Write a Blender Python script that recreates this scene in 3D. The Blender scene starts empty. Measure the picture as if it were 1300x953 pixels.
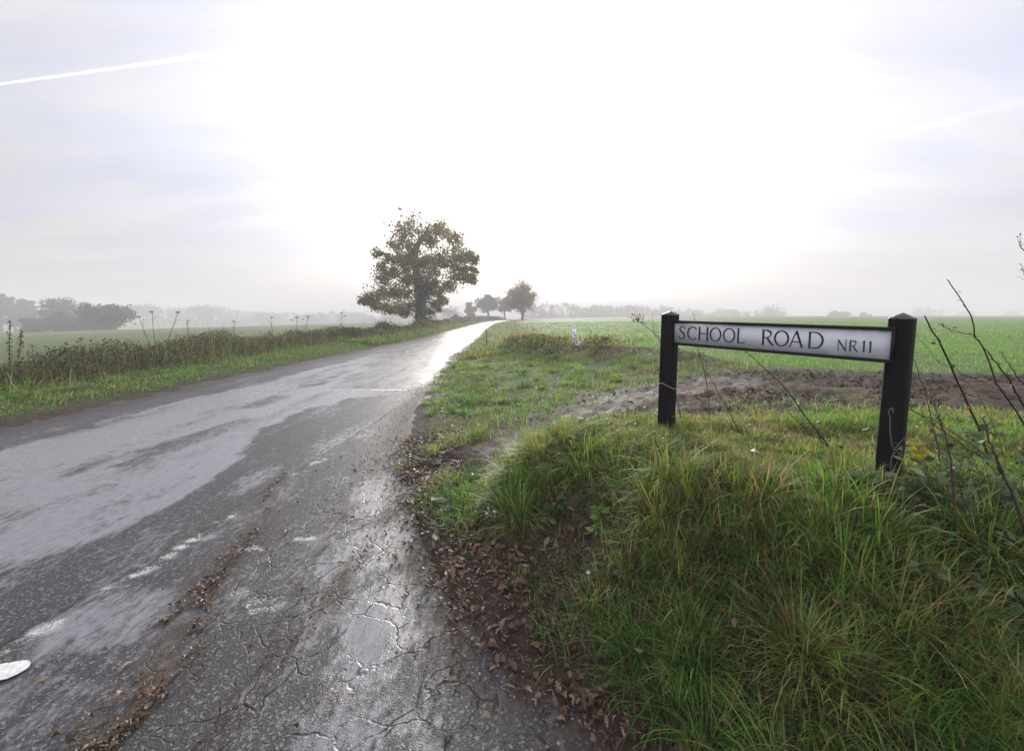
import bpy, math
import numpy as np
from mathutils import Vector
S = bpy.context.scene
COL = S.collection
R = math.radians
PI = math.pi

# ------------------------------------------------------------------ camera, sky, sun, exposure
F, CX, CY, HC = 551.0, 650.0, 431.5, 1.45
PITCH = math.atan(31.5 / F)
cam_d = bpy.data.cameras.new('camera')
cam = bpy.data.objects.new('camera', cam_d); COL.objects.link(cam)
cam_d.sensor_fit = 'HORIZONTAL'; cam_d.sensor_width = 23.6; cam_d.lens = 23.6 * F / 1300
cam_d.shift_y = -45 / 1300.0
cam_d.clip_start = 0.05; cam_d.clip_end = 6000
cam.location = (0, 0, HC); cam.rotation_euler = (PI / 2 - PITCH, 0, 0)
S.camera = cam
SUN_EL, SUN_AZ = R(16), R(3.5)            # azimuth measured from +Y towards +X
SUN_DIR = Vector((math.sin(SUN_AZ) * math.cos(SUN_EL), math.cos(SUN_AZ) * math.cos(SUN_EL), math.sin(SUN_EL)))
SKY_STRENGTH, EXPOSURE = 0.1, 0.93
SUN_STRENGTH = 4.0
HAZE_DENSITY = 0.0036

S.view_settings.view_transform = 'Standard'; S.view_settings.look = 'None'
S.view_settings.gamma = 1; S.view_settings.exposure = EXPOSURE
S.cycles.use_denoising = True
S.cycles.max_bounces = 8; S.cycles.diffuse_bounces = 2; S.cycles.glossy_bounces = 2
S.cycles.transmission_bounces = 3; S.cycles.volume_bounces = 1; S.cycles.transparent_max_bounces = 8
S.cycles.caustics_reflective = False; S.cycles.caustics_refractive = False

class NT:
    """small helper round a node tree"""
    def __init__(s, nt): s.nt = nt; nt.nodes.clear()
    def n(s, t, **kw):
        nd = s.nt.nodes.new(t)
        for k, v in kw.items():
            if k.startswith('_'): setattr(nd, k[1:], v)
        for k, v in kw.items():
            if not k.startswith('_'):
                key = int(k[1:]) if k[0] == 'i' and k[1:].isdigit() else k.replace('__', ' ')
                inp = nd.inputs[key]
                if isinstance(v, bpy.types.NodeSocket): s.nt.links.new(v, inp)
                else: inp.default_value = v
        return nd
    def math(s, op, a, b=None, c=None, clamp=False):
        nd = s.nt.nodes.new('ShaderNodeMath'); nd.operation = op; nd.use_clamp = clamp
        for i, v in enumerate((a, b, c)):
            if v is None: continue
            if isinstance(v, bpy.types.NodeSocket): s.nt.links.new(v, nd.inputs[i])
            else: nd.inputs[i].default_value = v
        return nd.outputs[0]
    def mix(s, f, a, b, op='MIX'):
        nd = s.nt.nodes.new('ShaderNodeMix'); nd.data_type = 'RGBA'; nd.blend_type = op; nd.clamp_factor = True
        for i, v in ((0, f), (6, a), (7, b)):
            if isinstance(v, bpy.types.NodeSocket): s.nt.links.new(v, nd.inputs[i])
            else: nd.inputs[i].default_value = (tuple(v) + (1,))[:4] if i else v
        return nd.outputs[2]
    def fmix(s, f, a, b):
        nd = s.nt.nodes.new('ShaderNodeMix'); nd.data_type = 'FLOAT'; nd.clamp_factor = True
        for i, v in ((0, f), (2, a), (3, b)):
            if isinstance(v, bpy.types.NodeSocket): s.nt.links.new(v, nd.inputs[i])
            else: nd.inputs[i].default_value = v
        return nd.outputs[0]
    def noise(s, vec, scale, detail=4, rough=.55, dist=0.0):
        nd = s.n('ShaderNodeTexNoise', Scale=scale, Detail=detail, Roughness=rough, Distortion=dist)
        if vec is not None: s.nt.links.new(vec, nd.inputs['Vector'])
        return nd.outputs['Fac']
    def ramp(s, fac, lo, hi, a=0.0, b=1.0):
        nd = s.n('ShaderNodeMapRange', Value=fac); nd.interpolation_type = 'SMOOTHSTEP'
        nd.inputs['From Min'].default_value = lo; nd.inputs['From Max'].default_value = hi
        nd.inputs['To Min'].default_value = a; nd.inputs['To Max'].default_value = b
        return nd.outputs[0]
    def mapping(s, vec, scale=(1, 1, 1), rot=(0, 0, 0), loc=(0, 0, 0)):
        nd = s.n('ShaderNodeMapping'); s.nt.links.new(vec, nd.inputs['Vector'])
        nd.inputs['Scale'].default_value = scale; nd.inputs['Rotation'].default_value = rot; nd.inputs['Location'].default_value = loc
        return nd.outputs[0]

def make_world():
    w = bpy.data.worlds.new('World'); S.world = w; w.use_nodes = True
    T = NT(w.node_tree)
    d = T.n('ShaderNodeTexCoord').outputs['Generated']
    sky = T.n('ShaderNodeTexSky', _sky_type='NISHITA', _sun_disc=False, _sun_elevation=SUN_EL, _sun_rotation=SUN_AZ,
              _altitude=20, _air_density=1.0, _dust_density=3.0, _ozone_density=1.5).outputs[0]
    # thin cloud over the whole sky, brighter where the sun stands behind it
    dot = T.n('ShaderNodeVectorMath', _operation='DOT_PRODUCT', i0=d); dot.inputs[1].default_value = SUN_DIR
    dp = T.math('MAXIMUM', dot.outputs['Value'], 0.0)
    g_wide = T.math('POWER', dp, 3.0); g_mid = T.math('POWER', dp, 16.0); g_tight = T.math('POWER', dp, 150.0)
    sep = T.n('ShaderNodeSeparateXYZ', i0=d)
    zc = T.math('MAXIMUM', sep.outputs['Z'], 0.0)
    # flat cloud layer: direction projected on a plane overhead, so streaks run with perspective
    k = T.math('DIVIDE', 1.0, T.math('ADD', zc, 0.16))
    pv = T.n('ShaderNodeVectorMath', _operation='SCALE', i0=d); T.nt.links.new(k, pv.inputs['Scale'])
    st = T.mapping(pv.outputs[0], scale=(.55, 1.9, 1), rot=(0, 0, R(-28)))
    cl = T.noise(st, 1.6, 6, .55, .4)
    cl2 = T.noise(T.mapping(pv.outputs[0], scale=(.5, 2.6, 1), rot=(0, 0, R(-12)), loc=(3, 1, 0)), 1.0, 4, .5, .6)
    cover = T.math('MULTIPLY', T.ramp(cl, .36, .62), T.ramp(cl2, .3, .6, .55, 1.0))
    lum = T.math('ADD', T.math('ADD', T.math('MULTIPLY', g_wide, 2.7), T.math('MULTIPLY', g_mid, 7.0)), T.math('MULTIPLY', g_tight, 30.0))
    lum = T.math('ADD', lum, T.ramp(zc, .05, .6, 3.15, 3.8))
    lum = T.math('ADD', lum, T.ramp(sep.outputs['Y'], -.6, .15, 7.0, 0.0))  # added fill: sky brightened behind the camera to light bank and plate
    lum = T.math('MULTIPLY', lum, T.ramp(T.noise(T.mapping(st, scale=(.6, .6, 1), loc=(5, 2, 0)), 1.3, 5, .6, .5), .28, .72, .90, 1.09))
    thin = T.mix(1.0, (.90, .915, 1.12), lum, 'MULTIPLY')
    thick = T.mix(1.0, (1.03, 1.02, 1.04), lum, 'MULTIPLY')
    cloud = T.mix(cover, thin, thick)
    # low bank of grey haze towards the horizon
    low = T.ramp(zc, 0.02, 0.19, 1.0, 0.0)
    lowc = T.mix(1.0, (.74, .735, .79), lum, 'MULTIPLY')
    cloud = T.mix(T.math('MULTIPLY', low, .8), cloud, lowc)
    # vapour trail: a great circle band through two directions
    def dirn(px, py):
        x, y = (px - CX) / F, -(py - CY) / F
        cp, sp = math.cos(PITCH), math.sin(PITCH)
        return Vector((x, cp + y * sp, -sp + y * cp)).normalized()
    def trail(p0, p1, wid, amp, src):
        a, b = dirn(*p0), dirn(*p1); nn = a.cross(b).normalized(); tt = (b - a).normalized()
        dn = T.n('ShaderNodeVectorMath', _operation='DOT_PRODUCT', i0=d); dn.inputs[1].default_value = nn
        dt = T.n('ShaderNodeVectorMath', _operation='DOT_PRODUCT', i0=d); dt.inputs[1].default_value = tt
        t = T.n('ShaderNodeMapRange', Value=dt.outputs['Value']); t.inputs['From Min'].default_value = a.dot(tt); t.inputs['From Max'].default_value = b.dot(tt)
        wob = T.math('MULTIPLY', T.math('SUBTRACT', T.noise(d, 22, 3), .5), wid * .9)
        wd = T.fmix(t.outputs[0], wid * .7, wid * 1.5)
        off = T.math('DIVIDE', T.math('ABSOLUTE', T.math('ADD', dn.outputs['Value'], wob)), wd)
        m = T.ramp(off, .2, 1.0, 1.0, 0.0)
        ends = T.ramp(dt.outputs['Value'], b.dot(tt), b.dot(tt) + .06, 1.0, 0.0)
        ends2 = T.ramp(dt.outputs['Value'], a.dot(tt) - .25, a.dot(tt) - .1, 0.0, 1.0)
        front = T.math('GREATER_THAN', sep.outputs['Y'], 0.0)
        m = T.math('MULTIPLY', T.math('MULTIPLY', m, ends), T.math('MULTIPLY', T.math('MULTIPLY', ends2, front), T.math('MULTIPLY', T.ramp(T.noise(d, 35, 3), .25, .6, .5, 1), amp)))
        return T.mix(1.0, src, T.mix(1.0, (1, 1, 1), T.math('MULTIPLY', m, 3.0), 'MULTIPLY'), 'ADD')
    cloud = trail((0, 107), (325, 62), .0034, .8, cloud)
    cloud = trail((1050, 196), (1275, 134), .006, .16, cloud)
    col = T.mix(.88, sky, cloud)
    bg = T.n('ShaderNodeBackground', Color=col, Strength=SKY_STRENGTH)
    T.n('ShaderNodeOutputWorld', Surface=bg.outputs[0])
make_world()
sl = bpy.data.lights.new('sun', 'SUN'); sl.energy = SUN_STRENGTH; sl.angle = R(26); sl.color = (1, .95, .87)
so = bpy.data.objects.new('sun', sl); COL.objects.link(so)
so.rotation_euler = SUN_DIR.to_track_quat('Z', 'Y').to_euler()

# ------------------------------------------------------------------ helpers
def tag(o, label=None, cat=None, group=None, kind=None):
    if label: o['label'] = label
    if cat: o['category'] = cat
    if group: o['group'] = group
    if kind: o['kind'] = kind
    return o
def empty(name, loc=(0, 0, 0)):
    o = bpy.data.objects.new(name, None); COL.objects.link(o); o.location = loc; o.empty_display_size = .2
    return o
def ray(px, py):
    x, y = (px - CX) / F, -(py - CY) / F
    cp, sp = math.cos(PITCH), math.sin(PITCH)
    return np.array([x, cp + y * sp, -sp + y * cp])
def at_z(px, py, z=0.0):
    r = ray(px, py); t = (z - HC) / r[2]; return np.array([r[0] * t, r[1] * t, z])
def at_y(px, py, Y):
    r = ray(px, py); t = Y / r[1]; return np.array([r[0] * t, Y, HC + r[2] * t])
def hsh(ix, iy, seed):
    h = (ix.astype(np.int64) * 374761393 + iy.astype(np.int64) * 668265263 + seed * 1442695041) & 0xffffffff
    h = ((h ^ (h >> 13)) * 1274126177) & 0xffffffff
    h = (h ^ (h >> 16)) & 0xffffffff
    return h / 4294967295.0
def vnoise(x, y, seed=0):
    x = np.asarray(x, float); y = np.asarray(y, float)
    ix, iy = np.floor(x), np.floor(y); fx, fy = x - ix, y - iy
    fx = fx * fx * (3 - 2 * fx); fy = fy * fy * (3 - 2 * fy)
    a = hsh(ix, iy, seed); b = hsh(ix + 1, iy, seed); c = hsh(ix, iy + 1, seed); d = hsh(ix + 1, iy + 1, seed)
    return (a * (1 - fx) + b * fx) * (1 - fy) + (c * (1 - fx) + d * fx) * fy
def fbm(x, y, seed=0, oct=4):
    s = 0; a = 1; t = 0
    for o in range(oct):
        s = s + a * vnoise(x * 2 ** o + 17.3 * o, y * 2 ** o - 9.1 * o, seed + o); t += a; a *= .5
    return s / t                                     # 0..1
def sst(x, a, b):
    t = np.clip((np.asarray(x, float) - a) / (b - a), 0, 1); return t * t * (3 - 2 * t)

def quad_mesh(name, V, Q, col=None, attrs=None, smooth=False, mats=(), tris=None):
    V = np.ascontiguousarray(V, dtype=np.float32); Q = np.ascontiguousarray(Q, dtype=np.int32)
    me = bpy.data.meshes.new(name)
    nq = len(Q); nt = 0 if tris is None else len(tris)
    me.vertices.add(len(V)); me.vertices.foreach_set('co', V.ravel())
    idx = Q.ravel() if nt == 0 else np.concatenate([Q.ravel(), np.asarray(tris, np.int32).ravel()])
    me.loops.add(len(idx)); me.loops.foreach_set('vertex_index', idx)
    me.polygons.add(nq + nt)
    st = np.arange(nq, dtype=np.int32) * 4
    if nt: st = np.concatenate([st, nq * 4 + np.arange(nt, dtype=np.int32) * 3])
    me.polygons.foreach_set('loop_start', st)
    if smooth: me.polygons.foreach_set('use_smooth', np.ones(nq + nt, dtype=bool))
    if col is not None:
        a = me.attributes.new('tint', 'FLOAT_COLOR', 'POINT')
        c = np.ones((len(V), 4), np.float32); c[:, :3] = col; a.data.foreach_set('color', c.ravel())
    for k, v in (attrs or {}).items():
        a = me.attributes.new(k, 'FLOAT', 'POINT'); a.data.foreach_set('value', np.ascontiguousarray(v, dtype=np.float32))
    for m in mats: me.materials.append(m)
    me.update(calc_edges=True); me.validate()
    return me
def link(name, me, parent=None, loc=None):
    o = bpy.data.objects.new(name, me); COL.objects.link(o)
    if parent is not None: o.parent = parent
    if loc is not None: o.location = loc
    return o

class Geo:
    """collects quads"""
    def __init__(s): s.V = []; s.Q = []; s.C = []; s.n = 0
    def add(s, V, Q, C=(1, 1, 1)):
        V = np.asarray(V, float).reshape(-1, 3); Q = np.asarray(Q, int).reshape(-1, 4)
        s.V.append(V); s.Q.append(Q + s.n); s.n += len(V)
        C = np.asarray(C, float)
        s.C.append(np.broadcast_to(C, V.shape) if C.ndim == 1 else C)
    def tube(s, pts, rad, n=6, C=(1, 1, 1)):
        P = np.asarray(pts, float); rad = np.broadcast_to(np.asarray(rad, float), (len(P),))
        T = np.gradient(P, axis=0); T /= np.linalg.norm(T, axis=1, keepdims=True) + 1e-9
        ref = np.array([.31, .17, .93]) if abs(T[:, 2]).mean() < .8 else np.array([1., .1, 0])
        A = np.cross(T, ref); A /= np.linalg.norm(A, axis=1, keepdims=True) + 1e-9; B = np.cross(T, A)
        an = np.arange(n) * 2 * PI / n
        V = P[:, None] + rad[:, None, None] * (np.cos(an)[None, :, None] * A[:, None] + np.sin(an)[None, :, None] * B[:, None])
        k = len(P); i = np.arange(k - 1)[:, None] * n; j = np.arange(n)[None]; j2 = (j + 1) % n
        Q = np.stack([i + j, i + j2, i + n + j2, i + n + j], -1).reshape(-1, 4)
        s.add(V.reshape(-1, 3), Q, C)
    def box(s, c, h, C=(1, 1, 1), M=None):
        v = np.array([[x, y, z] for x in (-1, 1) for y in (-1, 1) for z in (-1, 1)], float) * np.asarray(h)
        if M is not None: v = v @ np.asarray(M).T
        s.add(v + np.asarray(c), [[0, 1, 3, 2], [4, 6, 7, 5], [0, 4, 5, 1], [2, 3, 7, 6], [0, 2, 6, 4], [1, 5, 7, 3]], C)
    def mesh(s, name, mats, smooth=True):
        return quad_mesh(name, np.concatenate(s.V), np.concatenate(s.Q), np.concatenate(s.C), smooth=smooth, mats=mats)

def spline(pts, n=12):
    P = np.asarray(pts, float)
    if len(P) == 2: return P[0] + (P[1] - P[0]) * np.linspace(0, 1, n)[:, None]
    E = np.vstack([2 * P[0] - P[1], P, 2 * P[-1] - P[-2]]); out = []
    k = max(2, n // (len(P) - 1))
    for i in range(1, len(E) - 2):
        t = np.linspace(0, 1, k, endpoint=False)[:, None]
        a, b, c, d = E[i - 1], E[i], E[i + 1], E[i + 2]
        out.append(.5 * (2 * b + (c - a) * t + (2 * a - 5 * b + 4 * c - d) * t ** 2 + (3 * b - a - 3 * c + d) * t ** 3))
    out.append(P[-1:]); return np.vstack(out)

def frames(nrm, rot, rng):
    """rotation matrices whose third axis is nrm and which spin by rot"""
    n = nrm / (np.linalg.norm(nrm, axis=1, keepdims=True) + 1e-9)
    ref = np.where(np.abs(n[:, 2:3]) > .9, np.array([[1., 0, 0]]), np.array([[0., 0, 1.]]))
    a = np.cross(ref, n); a /= np.linalg.norm(a, axis=1, keepdims=True) + 1e-9
    b = np.cross(n, a); c, s = np.cos(rot)[:, None], np.sin(rot)[:, None]
    return np.stack([a * c + b * s, b * c - a * s, n], axis=2)
def leaf_template(width, curl=.15, fold=.1):
    """rows of left, rib, right along a unit length"""
    k = len(width); t = np.linspace(0, 1, k); V = []
    for i in range(k):
        z = -curl * (t[i] - .4) ** 2 * 2
        for sx in (-1, 0, 1):
            V.append((sx * width[i], t[i] - .5, z + (fold * abs(sx) * width[i] * 2)))
    Q = [[3 * i + j, 3 * i + j + 1, 3 * i + j + 4, 3 * i + j + 3] for i in range(k - 1) for j in (0, 1)]
    return np.array(V), np.array(Q)
OAK = [.012, .02, .10, .13, .07, .20, .24, .12, .26, .22, .10, .15, .03]
OVATE = [.01, .20, .30, .28, .20, .09, .01]
def scatter(tmpl, pos, nrm, rot, size, col, rng, jitter=.0):
    tv, tq = tmpl
    M = frames(nrm, rot, rng)
    tvs = np.repeat(tv[None], len(pos), 0)
    if jitter: tvs = tvs * (1 + jitter * (rng.random((len(pos), 1, 3)) - .5)) ; tvs[:, :, 2] *= (rng.random((len(pos), 1)) * 2.4 - .8)
    V = np.einsum('nij,nkj->nki', M, tvs * np.asarray(size).reshape(-1, 1, 1)) + pos[:, None]
    Q = tq[None] + (np.arange(len(pos)) * len(tv))[:, None, None]
    C = np.repeat(col[:, None], len(tv), 1)
    return V.reshape(-1, 3), Q.reshape(-1, 4), C.reshape(-1, 3)

def blades(P, H, W, az, lean, droop, col, tipcol=None, seg=3):
    """grass blades; P root, H length, W width, az facing of the lean, lean start slope, droop extra bend"""
    n = len(P); rows = []
    t = np.linspace(0, 1, seg + 1)
    dirv = np.stack([np.cos(az), np.sin(az)], 1)
    side = np.stack([-np.sin(az), np.cos(az), np.zeros(n)], 1)
    ang = lean; cur = P.copy(); V = []; C = []
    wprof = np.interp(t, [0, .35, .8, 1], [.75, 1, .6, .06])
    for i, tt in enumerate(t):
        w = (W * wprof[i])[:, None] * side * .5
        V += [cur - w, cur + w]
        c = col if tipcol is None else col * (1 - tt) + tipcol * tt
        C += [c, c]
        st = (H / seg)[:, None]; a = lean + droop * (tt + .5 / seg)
        cur = cur + st * np.concatenate([dirv * np.sin(a)[:, None], np.cos(a)[:, None]], 1)
    V = np.stack(V, 1); C = np.stack(C, 1); m = 2 * (seg + 1)
    q = np.array([[2 * i, 2 * i + 1, 2 * i + 3, 2 * i + 2] for i in range(seg)])
    Q = q[None] + (np.arange(n) * m)[:, None, None]
    return V.reshape(-1, 3), Q.reshape(-1, 4), C.reshape(-1, 3)

# ------------------------------------------------------------------ materials
def leaf_mat(name, rough=.5, trans=.35, spec=.35, gain=1.0):
    m = bpy.data.materials.new(name); m.use_nodes = True; T = NT(m.node_tree)
    c = T.n('ShaderNodeAttribute', _attribute_name='tint').outputs['Color']
    if gain != 1.0: c = T.mix(1.0, c, (gain, gain, gain), 'MULTIPLY')
    co = T.n('ShaderNodeTexCoord').outputs['Object']
    c = T.mix(1.0, c, T.ramp(T.noise(co, 9, 3), .3, .7, .75, 1.25), 'MULTIPLY')
    p = T.n('ShaderNodeBsdfPrincipled', Base__Color=c, Roughness=rough); p.inputs['Specular IOR Level'].default_value = spec
    tc = T.mix(1.0, c, (1.5, 1.45, .7), 'MULTIPLY')
    tr = T.n('ShaderNodeBsdfTranslucent', Color=tc)
    mx = T.n('ShaderNodeMixShader', Fac=trans, i1=p.outputs[0], i2=tr.outputs[0])
    T.n('ShaderNodeOutputMaterial', Surface=mx.outputs[0]); return m
def simple_mat(name, col, rough=.6, spec=.4, nscale=20, namp=.3, bump=0.0, bscale=80, tint=False, stretch=(1, 1, 1), rvar=0.0):
    m = bpy.data.materials.new(name); m.use_nodes = True; T = NT(m.node_tree)
    co = T.mapping(T.n('ShaderNodeTexCoord').outputs['Object'], scale=stretch)
    c = T.mix(1.0, tuple(col), T.ramp(T.noise(co, nscale, 5), .25, .75, 1 - namp, 1 + namp), 'MULTIPLY')
    if tint: c = T.mix(1.0, c, T.n('ShaderNodeAttribute', _attribute_name='tint').outputs['Color'], 'MULTIPLY')
    r = T.ramp(T.noise(co, nscale * .6, 4), .3, .7, rough - rvar, rough + rvar) if rvar else rough
    p = T.n('ShaderNodeBsdfPrincipled', Base__Color=c, Roughness=r); p.inputs['Specular IOR Level'].default_value = spec
    if bump:
        b = T.n('ShaderNodeBump', Strength=bump, Distance=.01, Height=T.noise(co, bscale, 5, .6)); T.nt.links.new(b.outputs[0], p.inputs['Normal'])
    T.n('ShaderNodeOutputMaterial', Surface=p.outputs[0]); return m
M_GRASS = leaf_mat('grass_blades', .55, .42, .22)
M_LEAF = leaf_mat('leaves', .55, .35, .22)
M_CROWN = leaf_mat('tree_leaves', .6, .45, .2)
M_LITTER = leaf_mat('fallen_leaves', .5, .1, .3)
M_BARK = simple_mat('bark', (.055, .047, .038), .85, .2, 6, .4, .6, 12, stretch=(1, 1, .3))
M_STEM = simple_mat('dry_stems', (1, 1, 1), .6, .3, 60, .25, tint=True)

# ------------------------------------------------------------------ terrain
LY = np.array([-60, 5, 11, 15.4, 30, 57, 85, 97, 110, 124, 140, 400.])
LX = np.array([-6.6, -6.4, -6.28, -5.95, -5.35, -5.45, -5.35, -4.6, -2.4, 2.0, 10.0, 170.])
EY = np.array([1.2, 1.73, 2.66, 4, 6.6, 10, 13.5, 26, 45, 60, 85, 95, 106, 118, 134, 400.])
EX = np.array([.6, -.1, -.58, -1.1, -1.55, -1.9, -2.2, -2.45, -3.0, -3.25, -3.35, -2.4, .2, 4.0, 12.5, 172.])
BX = np.array([-.75, -.75, -.45, -.30, .0, .20, .50, 1.1, 3, 10, 60])     # toe of the near bank
BY = np.array([400, 4.2, 3.5, 2.8, 2.27, 1.80, 1.48, 1.16, .95, .85, .85])
def seg_dist(X, Y, PX, PY):
    """signed distance to a polyline, positive to its left when walked in order"""
    best = np.full(np.shape(X), 1e9); sg = np.ones(np.shape(X))
    for i in range(len(PX) - 1):
        ax, ay, bx, by = PX[i], PY[i], PX[i + 1], PY[i + 1]
        dx, dy = bx - ax, by - ay; t = np.clip(((X - ax) * dx + (Y - ay) * dy) / (dx * dx + dy * dy), 0, 1)
        d = np.hypot(X - ax - t * dx, Y - ay - t * dy); cr = dx * (Y - ay) - dy * (X - ax)
        m = d < best; best = np.where(m, d, best); sg = np.where(m, np.where(cr >= 0, 1., -1.), sg)
    return best * sg
TRX = np.array([-1.2, -.7, -.05, .8, 1.8, 3.2]); TRY = np.array([3.80, 3.95, 4.25, 4.95, 5.55, 6.3])
def track_d(X, Y): return np.abs(seg_dist(X, Y, TRX, TRY))
def right_edge(Y): return np.interp(Y, EY, EX)
def left_edge(Y): return np.interp(Y, LY, LX)
def road_d(X, Y):
    """distance outside the tarmac (negative on it), both sides"""
    dr = np.where(Y > 1.2, X - right_edge(Y), -1.0)
    db = seg_dist(X, Y, BX, BY) + .3
    dr = np.where(Y < 2.4, np.maximum(np.minimum(dr, 9), np.where(X > -.3, db, dr)), dr)
    dr = np.where(Y < 1.0, np.where(X > -.3, db, -1), dr)
    return np.maximum(dr, left_edge(Y) - X)
def H(X, Y, detail=True):
    X = np.asarray(X, float); Y = np.asarray(Y, float)
    dl = left_edge(Y) - X; dr = np.where(Y > 1.2, X - right_edge(Y), -1.0)
    # right: low verge rising to the field
    zr = .47 * sst(dr, 0, 5.2)
    ramp = .52 * sst(X, -1.0, 2.2)
    zr = np.where(Y < 7, zr * sst(Y, 4, 7) + ramp * (1 - sst(Y, 4, 7)), zr)
    zr = zr + .0030 * np.clip(Y - 10, 0, 150) * sst(dr, 3, 20) + .0012 * np.clip(X - 5, 0, 150)
    zr = zr - .02 * np.clip(Y - 165, 0, 300) * sst(X, 5, 60)
    # spoil ridge of turned earth by the gateway
    zr = zr + .22 * np.exp(-((seg_dist(X, Y, np.array([-.1, 1.6, 3.4]), np.array([16., 12.2, 9.0]))) / .8) ** 2) * (.5 + fbm(X * 1.5, Y * 1.5, 5))
    # near bank
    b = seg_dist(X, Y, BX, BY)
    wob = (fbm(X * 2.2, Y * 2.2, 11) - .5) * .22
    tb = np.clip((b + wob) / .85, 0, 1); bank = .70 * (.74 + .26 * sst(X, -.2, .9)) * (1 - (1 - tb) ** 2.2) * (1 - .30 * sst(Y, 2.9, 4.2)) * sst(X * .6 - (Y - 3.3), -.75, .2)
    litter = .055 * sst(np.where(X > -1.6, dr, 0), 0, .5) * (1 - sst(Y, 4, 8))
    zr = np.maximum(np.where(Y < 1.3, 0, zr * sst(Y, 1.5, 3.6)), bank) + np.where(bank < .05, litter, 0)
    # erosion hollow in the bank
    zr = zr - .16 * np.exp(-(((X - .42) / .20) ** 2 + ((Y - 2.25) / .28) ** 2))
    # track worn into the verge
    zr = zr - .05 * np.exp(-(track_d(X, Y) / .3) ** 2) * sst(dr, 0, .8)
    # left: verge, then a field falling away into the valley
    zl = .16 * sst(dl, .15, 1.6) + .10 * sst(dl, 1.8, 3.2)
    fall = np.clip(dl - 5, 0, None)
    zl = zl - np.minimum(.027 * fall, 7.0) * sst(dl, 4, 12)
    # on the tarmac the earth lies just under it
    on = np.maximum(dl, np.maximum(dr, np.where(Y < 2.4, b + .25 * (Y < 1.6), -9)))
    z = np.where(dl > 0, zl, zr)
    z = z - .05 * (1 - sst(on, -.12, .10))
    if detail:
        off = sst(on, -.05, .3)
        z = z + (fbm(X * 3, Y * 3, 1) - .5) * .05 * off + (fbm(X * 14, Y * 14, 2, 3) - .5) * .02 * sst(on, -.15, .1)
        z = z + (fbm(X * .25, Y * .25, 3) - .5) * .12 * sst(on, 1, 6)
        mud = mud_mask(X, Y); z = z + ((fbm(X * 3, Y * 2.6, 8, 4) - .5) * .09 + (fbm(X * 11, Y * 11, 9, 3) - .5) * .09) * mud
    return z
def mud_mask(X, Y):
    n = (fbm(X * .9, Y * .9, 21) - .5)
    cen = seg_dist(X, Y, np.array([1.0, 2.2, 4.0, 6.5, 11.]), np.array([4.7, 5.3, 6.0, 5.8, 5.2]))
    a = 1 - sst(np.abs(cen) + n * 1.6, .8, 2.1)
    tr = 1 - sst(track_d(X, Y) + n * .25, .32, .52)
    ridge = 1 - sst(np.abs(seg_dist(X, Y, np.array([-.1, 1.6, 3.4]), np.array([16., 12.2, 9.0]))) + n * 1.2, .4, 1.0)
    m = np.maximum(np.maximum(a * sst(Y, 3.5, 4.3), tr), ridge * .8)
    return np.where(X > right_edge(Y), m, 0)
def litter_mask(X, Y):
    dr = X - right_edge(np.maximum(Y, 1.2)); b = seg_dist(X, Y, BX, BY)
    m = sst(dr, -.15, .08) * (1 - sst(b, .02, .3)) * (1 - sst(Y, 4.6, 7.5))
    return np.where((Y > .9) & (X > -2.5), m, 0)

def axis(cuts):
    out = []
    for a, b, s in cuts: out += list(np.arange(a, b, s))
    return np.array(out + [cuts[-1][1]])
def geo_axis(a, b, s0, r):
    v = [a]; s = s0
    while abs(v[-1] - a) < abs(b - a): v.append(v[-1] + s * np.sign(b - a)); s *= r
    return v
gx = np.array(sorted(set(np.round(geo_axis(-9.5, -1500, .12, 1.09)[1:], 3)) | set(np.round(axis([(-9.5, -2.6, .09), (-2.6, 3.6, .035), (3.6, 5, .06)]), 3)) | set(np.round(geo_axis(5, 1500, .07, 1.07)[1:], 3))))
gy = np.array(sorted(set(np.round(geo_axis(.4, -60, .1, 1.15)[1:], 3)) | set(np.round(axis([(.4, 4.6, .035), (4.6, 9, .06)]), 3)) | set(np.round(geo_axis(9, 1600, .065, 1.028)[1:], 3))))
def grid(xs, ys):
    X, Y = np.meshgrid(xs, ys); nx, ny = len(xs), len(ys)
    i = np.arange(nx - 1)[None] + np.arange(ny - 1)[:, None] * nx
    return X.ravel(), Y.ravel(), np.stack([i, i + 1, i + nx + 1, i + nx], -1).reshape(-1, 4)

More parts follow.
